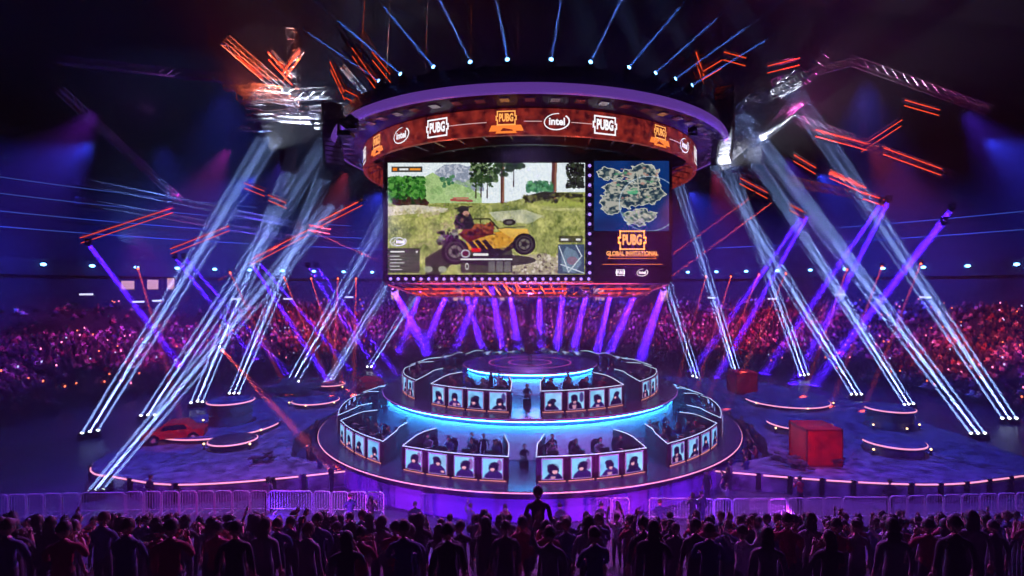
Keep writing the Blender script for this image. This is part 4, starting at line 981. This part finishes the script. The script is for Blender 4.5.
# people gathered round the foot of the stage
for k in range(13):
    th = R_(37+k*4.6); person([0,6,2,1,0,3][k % 6], pol(15.6+.45*(k % 2), th, 0), th+PI+.3*(k % 3-1), 'Dark figure leaning at the east foot of the stage, %s from the front' % ORD[k], 'people at the east foot of the stage')
for k in range(7):
    th = R_(-44-k*6.5); person([0,1,6,2][k % 4], pol(15.75, th, 0), th+PI, 'Dark figure at the west foot of the stage, %s from the front' % ORD[k], 'people at the west foot of the stage')
for k, (px, d) in enumerate([(150,26.8),(268,26.5),(350,24.3),(371,24.0),(415,23.4),(470,23.2),(505,23.1),(560,23.2),(601,23.3),(618,23.4),(660,23.6),(693,24.4),(702,24.6),(727,25.6),(800,26.6),(890,26.2)]):
    person([0,2,1,6,0,7,3,0][k % 8], Vector(((px-530)*d/F, d, 0)), PI+.4*((k*7) % 5-2)/2, 'Dark figure on the floor between barriers and stage, %s from the west' % ORD[k], 'people inside the barriers')

# ------------------------------------------------------------------ the outer stages with their props
ZD = 1.0
def outer_stage(sgn, lb):
    r = empty('outer_stage', (CX+sgn*20, 35, 0)); tag(r, lb, 'stage', 'outer stages'); c = Vector(r.location)
    front = []
    n = 22; xo = 26.5 if sgn < 0 else 30.5
    for k in range(n+1):
        t = k/n; x = 10.2+(xo-3.2-10.2)*t; y = 29.9-2.2*math.sin(PI*min(1, t*1.15)*.62)*1.0+(.0 if t < .6 else (t-.6)**2*7)
        front.append((CX+sgn*x, y))
    x_, y_ = front[-1]; xe = CX+sgn*xo
    corner = [(x_+(xe-x_)*math.sin(a_), y_+4.5*(1-math.cos(a_))) for a_ in [PI/2*k/8 for k in range(1, 9)]]
    back = [(xe, 46), (CX+sgn*(xo-5), 57), (CX+sgn*16, 62)]
    inner = [(CX+sgn*16.75*math.cos(R_(e)), 40+16.75*math.sin(R_(e))) for e in (52, 35, 15, 0, -15, -28)]
    out = front+corner+back+inner
    loc = [(x-c.x, y-c.y) for x, y in out]
    b = MB(); b.poly(loc, 0, ZD); 
    o = b.build('deck', [M_turf], r)
    pts = front+corner
    b = MB(); b2 = MB()
    acc = 0; seg = []; s_ = 0
    rim = [Vector((x-c.x, y-c.y-.03, ZD-.08)) for x, y in pts]
    for a_, e_ in zip(rim[:-1], rim[1:]):
        L = (e_-a_).length; m_ = max(1, int(L/.25))
        for q in range(m_):
            u, v = a_+(e_-a_)*q/m_, a_+(e_-a_)*(q+1)/m_; s_ += (v-u).length
            if (s_ % 1.55) < 1.3: b.tube(u, v, .045, n=5, cap=False); continue
            if b.v: b.build('rim_light', M_rim, r); b = MB()
            if (s_-(v-u).length) % 1.55 < 1.3: b2 = MB(); b2.box(u+Vector((0,-.05,-.35)), (.22,.12,.9)); b2.build('rim_post', M_black, r)
    if b.v: b.build('rim_light', M_rim, r)
    return r
outer_stage(-1, 'Low west stage with a curved segmented glowing rim and a patterned mat')
outer_stage(1, 'Low east stage with a curved segmented glowing rim and a patterned mat')
def disc(px, py, d, R, h, lb, lamps=3, zb=ZD, arc=None, drum=0):
    c = Vector(((px-530)*d/F, d, zb)); r = empty('round_riser', c); tag(r, lb, 'riser', 'round risers')
    b = MB(); b.lathe([(0,h), (R-.03,h), (R,h-.03), (R,h-.16), (R-.12,h-.18), (R-.12,0), (0,0)], 40); b.build('platform', M_turf if R > 1.5 else M_deck, r)
    a0, a1 = arc or (0, 360); b = MB(); b.lathe([(R+.005,h-.02),(R+.05,h-.05),(R+.05,h-.1),(R+.005,h-.12)], 40, (0,0,0), R_(a0), R_(a1), close=True); b.build('rim_light', M_rim, r)
    for k in range(lamps):
        t = R_(-65+130*k/max(1, lamps-1)); b = MB(); q = Vector(((R+.22)*math.sin(t), -(R+.22)*math.cos(t), 0)); b.tube(q, q+Vector((0,0,.3)), .05, n=6); b.box(q+Vector((0,0,.02)), (.2,.2,.04)); o = b.build('floor_lamp_post', M_black, r)
        b = MB(); b.ball(q+Vector((0,0,.36)), .07, 8, 6); b.build('bulb', M_warm, o)
    return r
disc(222, 0, 38.6, 4.0, .35, 'Wide west riser carrying the black drum', 2, arc=(-60,95))
disc(231, 0, 38.9, 1.55, 1.7, 'Tall black drum riser with a small glowing ring on the west stage', 1, zb=ZD+.35)
disc(233, 0, 34.2, 1.42, .5, 'Small ringed riser in front of the west drum', 2)
disc(316, 0, 46.5, 1.95, .45, 'Pale ringed riser in the middle of the west stage', 3)
disc(331, 0, 53.5, 1.35, .6, 'Small red-lit riser at the back of the west stage', 2)
disc(786, 0, 47.0, 3.5, .4, 'Long wide riser at the back of the east stage', 3, arc=(-95,95))
disc(799, 0, 38.3, 2.2, .55, 'Ringed riser behind the large red crate', 2, arc=(-100,100))
disc(889, 0, 39.0, 1.65, 1.5, 'Tall dark riser on the outer part of the east stage', 3, arc=(-100,100))
disc(893, 0, 33.2, 1.75, .7, 'Low ringed riser nearest the east rim', 2, arc=(-100,100))
M_red = mat('red_paint', (.55,.03,.02), .5, 0, .5, 2)
def crate(px, d, w_, h_, dp, lb, rz=0, zb=ZD, name='shipping_crate'):
    c = Vector(((px-530)*d/F, d, zb)); r = empty(name, c, rz); tag(r, lb, 'crate', 'red crates')
    b = MB(); b.box((0,0,h_/2), (w_-.1,dp-.1,h_-.1))
    n = int(w_/.16)
    for k in range(n): 
        x = -w_/2+.1+(w_-.2)*k/(n-1); b.box((x,-dp/2+.02,h_/2), (.07,.07,h_-.16)); b.box((x,dp/2-.02,h_/2), (.07,.07,h_-.16))
    b.build('corrugated_wall', M_red, r)
    b = MB()
    for sx in (-1, 1):
        for sy in (-1, 1): b.box((sx*(w_/2-.04),sy*(dp/2-.04),h_/2), (.1,.1,h_))
    for z in (.04, h_-.04):
        for s_ in (-1, 1): b.box((0,s_*(dp/2-.04),z), (w_,.1,.1)); b.box((s_*(w_/2-.04),0,z), (.1,dp,.1))
    b.build('corner_frame', mat('dark_red_frame', (.2,.015,.015), .5), r)
    b = MB(); b.box((0,0,h_), (w_,dp,.05)); b.build('roof_panel', M_red, r)
    return r
crate(815, 31.3, 2.1, 2.15, 2.1, 'Large red shipping crate glowing under red light on the east stage')
crate(742, 52, 2.1, 2.1, 2.4, 'Small red crate behind the east side of the round stage')
crate(370, 52, 1.9, 1.3, 3.6, 'Low red crate behind the west side of the round stage', .5)
# wrecked red car on the west stage
def wreck(px, d, lb, m, L=3.6, rz=.4, name='wrecked_car'):
    c = Vector(((px-530)*d/F, d, ZD)); r = empty(name, c, rz); tag(r, lb, 'car')
    b = MB(); out = [(-L/2,.35),(-L/2,.75),(-L*.28,.85),(-L*.15,1.3),(L*.18,1.32),(L*.3,.9),(L/2,.78),(L/2,.35)]
    n = len(out); w_ = .85
    vs = [(x,-w_,z) for x, z in out]+[(x,w_,z) for x, z in out]; b.add(vs, [tuple(range(n)), tuple(range(2*n-1, n-1, -1))]+[(i, n+i, n+(i+1) % n, (i+1) % n) for i in range(n)]); b.build('body', m, r)
    b = MB()
    for s_ in (-1, 1): b = MB(); b.add([(-L*.13,s_*.86,1.22),(L*.16,s_*.86,1.24),(L*.26,s_*.86,.92),(-L*.22,s_*.86,.9)], [(0,1,2,3)]); b.build('window_glass', mat('dark_glass', (.01,.01,.015), .1), r)
    for sx in (-.3, .32):
        for s_ in (-1, 1): b = MB(); b.tube((sx*L,s_*.72,.33), (sx*L,s_*.92,.33), .33, n=16); o = b.build('wheel', M_plastic, r); b = MB(); b.tube((sx*L,s_*.92,.33), (sx*L,s_*.94,.33), .16, n=10); b.build('hub', M_steel, o)
    return r
wreck(176, 35.5, 'Wrecked red car under red light on the west stage', M_red)
# grey boat
c = Vector(((292-530)*50.5/F, 50.5, ZD)); r = empty('boat', c, .15); tag(r, 'Dark grey motorboat prop at the back of the west stage', 'boat')
b = MB(); rings = []
for t, wd_, zb_ in ((-1,.75,.25),(-.5,.95,.12),(0,1.0,.08),(.5,.8,.15),(.85,.4,.4),(1,.05,.75)):
    x = t*2.7; zt_ = .95+.25*max(0,t); rings.append([(x,-wd_,zt_),(x,-wd_*.8,zb_+.25),(x,0,zb_),(x,wd_*.8,zb_+.25),(x,wd_,zt_),(x,0,zt_-.02)])
vs = [v for rg_ in rings for v in rg_]; fs = [tuple(range(5,-1,-1)), tuple(range(30,36))]
for k in range(5):
    for q in range(6): q2 = (q+1) % 6; fs.append((k*6+q, k*6+q2, (k+1)*6+q2, (k+1)*6+q))
b.add(vs, fs); b.build('hull', mat('boat_grey', (.16,.19,.25), .4), r)
b = MB(); b.box((-.3,0,1.3), (1.5,1.2,.6), taper=.8); b.build('cabin', mat('boat_cabin', (.22,.25,.33), .4), r)
b = MB(); b.path([(1,-.8,1.1),(1,-.8,1.5),(2.4,-.2,1.6),(2.4,.2,1.6),(1,.8,1.5),(1,.8,1.1)], .025, 5); b.build('rail', M_steel, r)
# fallen debris on the east stage
for k, (px, d, s_) in enumerate([(792,30.2,.9),(806,29.6,.7),(838,30.4,.8),(776,31.5,.6),(268,31.2,.7),(256,30.8,.6)]):
    c = Vector(((px-530)*d/F, d, ZD)); b = MB(); rr = random.Random(k)
    for q in range(6): b.box((rr.uniform(-.5,.5)*s_, rr.uniform(-.4,.4)*s_, .12+.1*q*s_), (rr.uniform(.4,1.1)*s_, rr.uniform(.1,.4)*s_, .1), Euler((rr.uniform(-.4,.4), rr.uniform(-.3,.3), rr.uniform(0,3))).to_matrix())
    o = b.build('scrap_pile', mat('scrap_metal', (.1,.09,.12), .6, .3, .4, 8)); o.location = c; tag(o, 'Low pile of dark scrap, %s' % ['before the large red crate','at the near foot of the large red crate','east of the large red crate','west of the large red crate','before the small ringed west riser','beside the scrap before the west riser'][k], 'scrap')
light('SPOT', P(822,400,25), P(815,455,31), (1,.05,.02), 900, 'crate_red', spot_size=R_(34), spot_blend=.6, shadow_soft_size=.2)
light('SPOT', P(176,380,30), P(176,436,35.5), (1,.06,.03), 600, 'car_red', spot_size=R_(40), spot_blend=.8, shadow_soft_size=.2)
light('SPOT', P(742,300,46), P(742,385,52), (1,.06,.05), 700, 'crate_red', spot_size=R_(24), spot_blend=.6, shadow_soft_size=.2)
light('SPOT', P(372,300,46), P(370,385,52), (1,.06,.05), 600, 'crate_red', spot_size=R_(24), spot_blend=.6, shadow_soft_size=.2)

# ------------------------------------------------------------------ crowd barriers
def barrier_mesh(w_):
    b = MB(); b.path([(-w_/2,0,0),(-w_/2,0,1.0),(-w_/2+.1,0,1.1),(w_/2-.1,0,1.1),(w_/2,0,1.0),(w_/2,0,0)], .036, 6)
    f = b.mesh('tube_frame', M_steel); b = MB(); b.tube((-w_/2,0,.2), (w_/2,0,.2), .018, n=5)
    n = max(3, int(w_/.13))
    for k in range(1, n): b.tube((-w_/2+w_*k/n,0,.2), (-w_/2+w_*k/n,0,1.08), .016, n=4)
    g = b.mesh('bars', M_steel); b = MB()
    for s_ in (-1, 1): b.box((s_*w_*.35,0,.02), (.06,.5,.04))
    return f, g, b.mesh('foot', M_steel)
B1, B2_ = barrier_mesh(.82), barrier_mesh(2.2)
nb_ = 0; px = -10.0
while px < 1030:
    long_ = (nb_ % 9) in (5,)
    w_ = 2.3 if long_ else .9
    d = 25.9+.5*math.sin(px/150); x = (px-530)*d/F+w_/2; px += w_*F/d
    if 395 < px < 430 or 640 < px < 655: nb_ += 1; continue
    r = empty('crowd_barrier', (x, d, 0), .03*math.sin(px)); tag(r, '%s steel crowd barrier, %s along the line from the west' % ('Long' if long_ else 'Short', ORD[nb_]), 'barrier', 'crowd barriers')
    for me in (B2_ if long_ else B1): link(me.name.split('.')[0], me, r)
    nb_ += 1

# ------------------------------------------------------------------ spectators on the near riser, each its own person
rc = random.Random(5); cnt = 0
for i in range(NR):
    d = row_d(i); z = row_z(i); half = d*1.0+.3; x = -half+rc.uniform(0,.4); k = 0
    while x < half and k < 49:
        v = rc.randrange(8); 
        if rc.random() < .82 and v in (4,5,7): v = rc.choice([0,1,2,6])
        if rc.random() < .14: x += .8; continue
        hgt = rc.uniform(.92, 1.04)
        if v in (4,) : hgt *= .95
        _, _, sn, arm, hr = STAND[v]
        person(v, (x, d+rc.uniform(-.15,.15), z), PI+rc.uniform(-.35,.35), '%s spectator in %s, %s from the west, %s row from the stage' % (hr.capitalize(), sn, ORD[k], ORD[i]), 'spectators in the near rows', sc=hgt)
        k += 1; cnt += 1; x += rc.uniform(.72, 1.05)*(1.0 if i < 5 else .95)
print('near spectators', cnt)
b = MB(); zc = CAMZ-204*11/F-1.67*1.04; b.bbox((0,0,(zc-4.8)/2), (1.1,.9,zc-4.8), .03); r = empty('camera_platform', ((538-530)*11/F, 11, 4.8)); b.build('deck', M_black, r); b = MB(); b.path([(-.5,.42,zc-4.8),(-.5,.42,zc-4.1),(.5,.42,zc-4.1),(.5,.42,zc-4.8)], .02, 5); b.build('rail', M_black, r); tag(r, 'Small black standing platform amid the near rows', 'platform')
person(0, Vector(((538-530)*11/F, 11, zc)), PI, 'Tall dark figure on a small platform above the near rows, facing the stage', None, sc=1.04)

# ------------------------------------------------------------------ the distant crowd in the bowl, beyond counting
proto = MB(); proto.box((0,0,.28), (.42,.26,.56), taper=.8); 
pv = np.array([(-.2,-.13,0),(.2,-.13,0),(.2,.13,0),(-.2,.13,0),(-.22,-.10,.55),(.22,-.10,.55),(.22,.10,.55),(-.22,.10,.55),(-.06,-.05,.6),(.06,-.05,.6),(.06,.05,.6),(-.06,.05,.6),
               (-.10,-.10,.70),(.10,-.10,.70),(.10,.10,.70),(-.10,.10,.70),(-.08,-.08,.86),(.08,-.08,.86),(.08,.08,.86),(-.08,.08,.86),
               (-.2,.1,.1),(.2,.1,.1),(.2,.55,.12),(-.2,.55,.12),(-.2,.1,.28),(.2,.1,.28),(.2,.55,.26),(-.2,.55,.26)])
pf = []
for a_ in (0, 4, 8, 12):
    for q in range(4): q2 = (q+1) % 4; pf.append((a_+q, a_+q2, a_+4+q2, a_+4+q))
pf.append((16,17,18,19)); pf += [(20,21,25,24),(21,22,26,25),(22,23,27,26),(23,20,24,27),(24,25,26,27)]
pf = np.array(pf); NV = len(pv)
locs, rots, cols = [], [], []
pal = [(.4,.35,.4),(.9,.85,.9),(.05,.05,.07),(.03,.03,.05),(.04,.04,.06),(.05,.05,.08),(.6,.2,.2),(.15,.15,.3),(.9,.7,.6),(.1,.09,.12),(.06,.05,.06)]
for i in range(NROW):
    R = R0B+i*DR+.45; z = (i+1)*DZ+.0
    a_ = R_(60)
    while a_ < R_(300):
        a_ += .62/R*rc.uniform(.85, 1.3)
        x, y = CX+R*math.sin(a_), CY-R*math.cos(a_)
        if y < 12 or abs(x/y) > 1.06: continue
        occ = .9 if i < 18 else (.9-(i-18)*.05 if abs(a_-PI) < R_(48) else (.12 if a_ > PI else .5))
        if rc.random() > occ: continue
        if abs((a_*57.3) % 15) < .9: continue
        locs.append((x, y, z)); rots.append(a_+PI); cols.append(rc.choice(pal))
n = len(locs); L_ = np.array(locs); A_ = np.array(rots)+RNG.normal(0,.15,n)
S_ = RNG.uniform(.85,1.15,n)[:,None]
loc_v = pv[None]*np.array([1,-1,1]); ca, sa = np.cos(A_)[:,None], np.sin(A_)[:,None]
X = (loc_v[...,0]*ca-loc_v[...,1]*sa)+L_[:,0:1]; Y = (loc_v[...,0]*sa+loc_v[...,1]*ca)+L_[:,1:2]; Z = loc_v[...,2]*S_+L_[:,2:3]+.32
V = np.stack([X,Y,Z], -1).reshape(-1,3).astype(np.float32); Fc = (pf[None]+np.arange(n)[:,None,None]*NV).reshape(-1,4).astype(np.int32)
me = bpy.data.meshes.new('crowd'); me.vertices.add(len(V)); me.vertices.foreach_set('co', V.ravel()); me.loops.add(Fc.size); me.loops.foreach_set('vertex_index', Fc.ravel())
me.polygons.add(len(Fc)); me.polygons.foreach_set('loop_start', np.arange(0, Fc.size, 4, dtype=np.int32)); me.update(calc_edges=True)
at = me.attributes.new('Col', 'FLOAT_COLOR', 'POINT'); C4 = np.ones((n, NV, 4), np.float32); C4[:,:,:3] = np.array(cols)[:,None,:]; C4[:,8:20,:3] = (.35,.22,.18); C4[:,16:20,:3] = (.03,.02,.02)
at.data.foreach_set('color', C4.ravel()); me.materials.append(attrmat('crowd_cloth', 0, rough=.8))
o = link('crowd', me); tag(o, 'Distant seated crowd filling the curved seating bowl behind the stages', 'crowd', kind='stuff')
# lit phone screens held up in that crowd
idx = [i for i in range(n) if rc.random() < .10]
b = MB()
for i in idx:
    p = Vector(locs[i]); a_ = rots[i]; d_ = Vector((-math.sin(a_), math.cos(a_), 0))
    b.mi = rc.choice([0,0,1,1,2]); b.box(p+d_*.35+Vector((0,0,1.0+rc.uniform(-.15,.25))), (.16,.02,.2), Euler((0,0,a_)).to_matrix())
o = b.build('phone_screens', [glow('phone_pink', (1,.2,.45), 2.4), glow('phone_orange', (1,.16,.07), 2.0), glow('phone_blue', (.5,.5,1), 1.2)]); tag(o, 'Tiny lit phone screens held up all over the distant crowd', 'phone', kind='stuff')
print('bowl crowd', n, len(idx))

# thin haze hanging in the whole hall
b = MB(); b.box((0,45,15), (260,260,62)); o = b.build('haze', volmat('hall_haze', (.9,.9,1), .0022)); tag(o, 'Thin stage haze hanging in the whole hall', 'haze', kind='stuff')

# every shaft of haze answers to its own lamp; the washes and the other lamps, which it would hardly show, are kept out of it
shafts = [o for o in COL.objects if o.name.startswith('light_shaft')]
lamps = [o for o in COL.objects if o.name.startswith('beam_lamp')]
NG = 34
def excl(name, objs):
    c = bpy.data.collections.new(name)
    for o in objs: c.objects.link(o)
    for q in c.collection_objects: q.light_linking.link_state = 'EXCLUDE'
    return c
lc = excl('wash_receivers', shafts)
for o in WASH: o.light_linking.receiver_collection = lc
for g_ in range(NG):
    c = excl('lamp_receivers', [o for k, o in enumerate(shafts) if k % NG != g_])
    for k, o in enumerate(lamps):
        if k % NG == g_: o.light_linking.receiver_collection = c
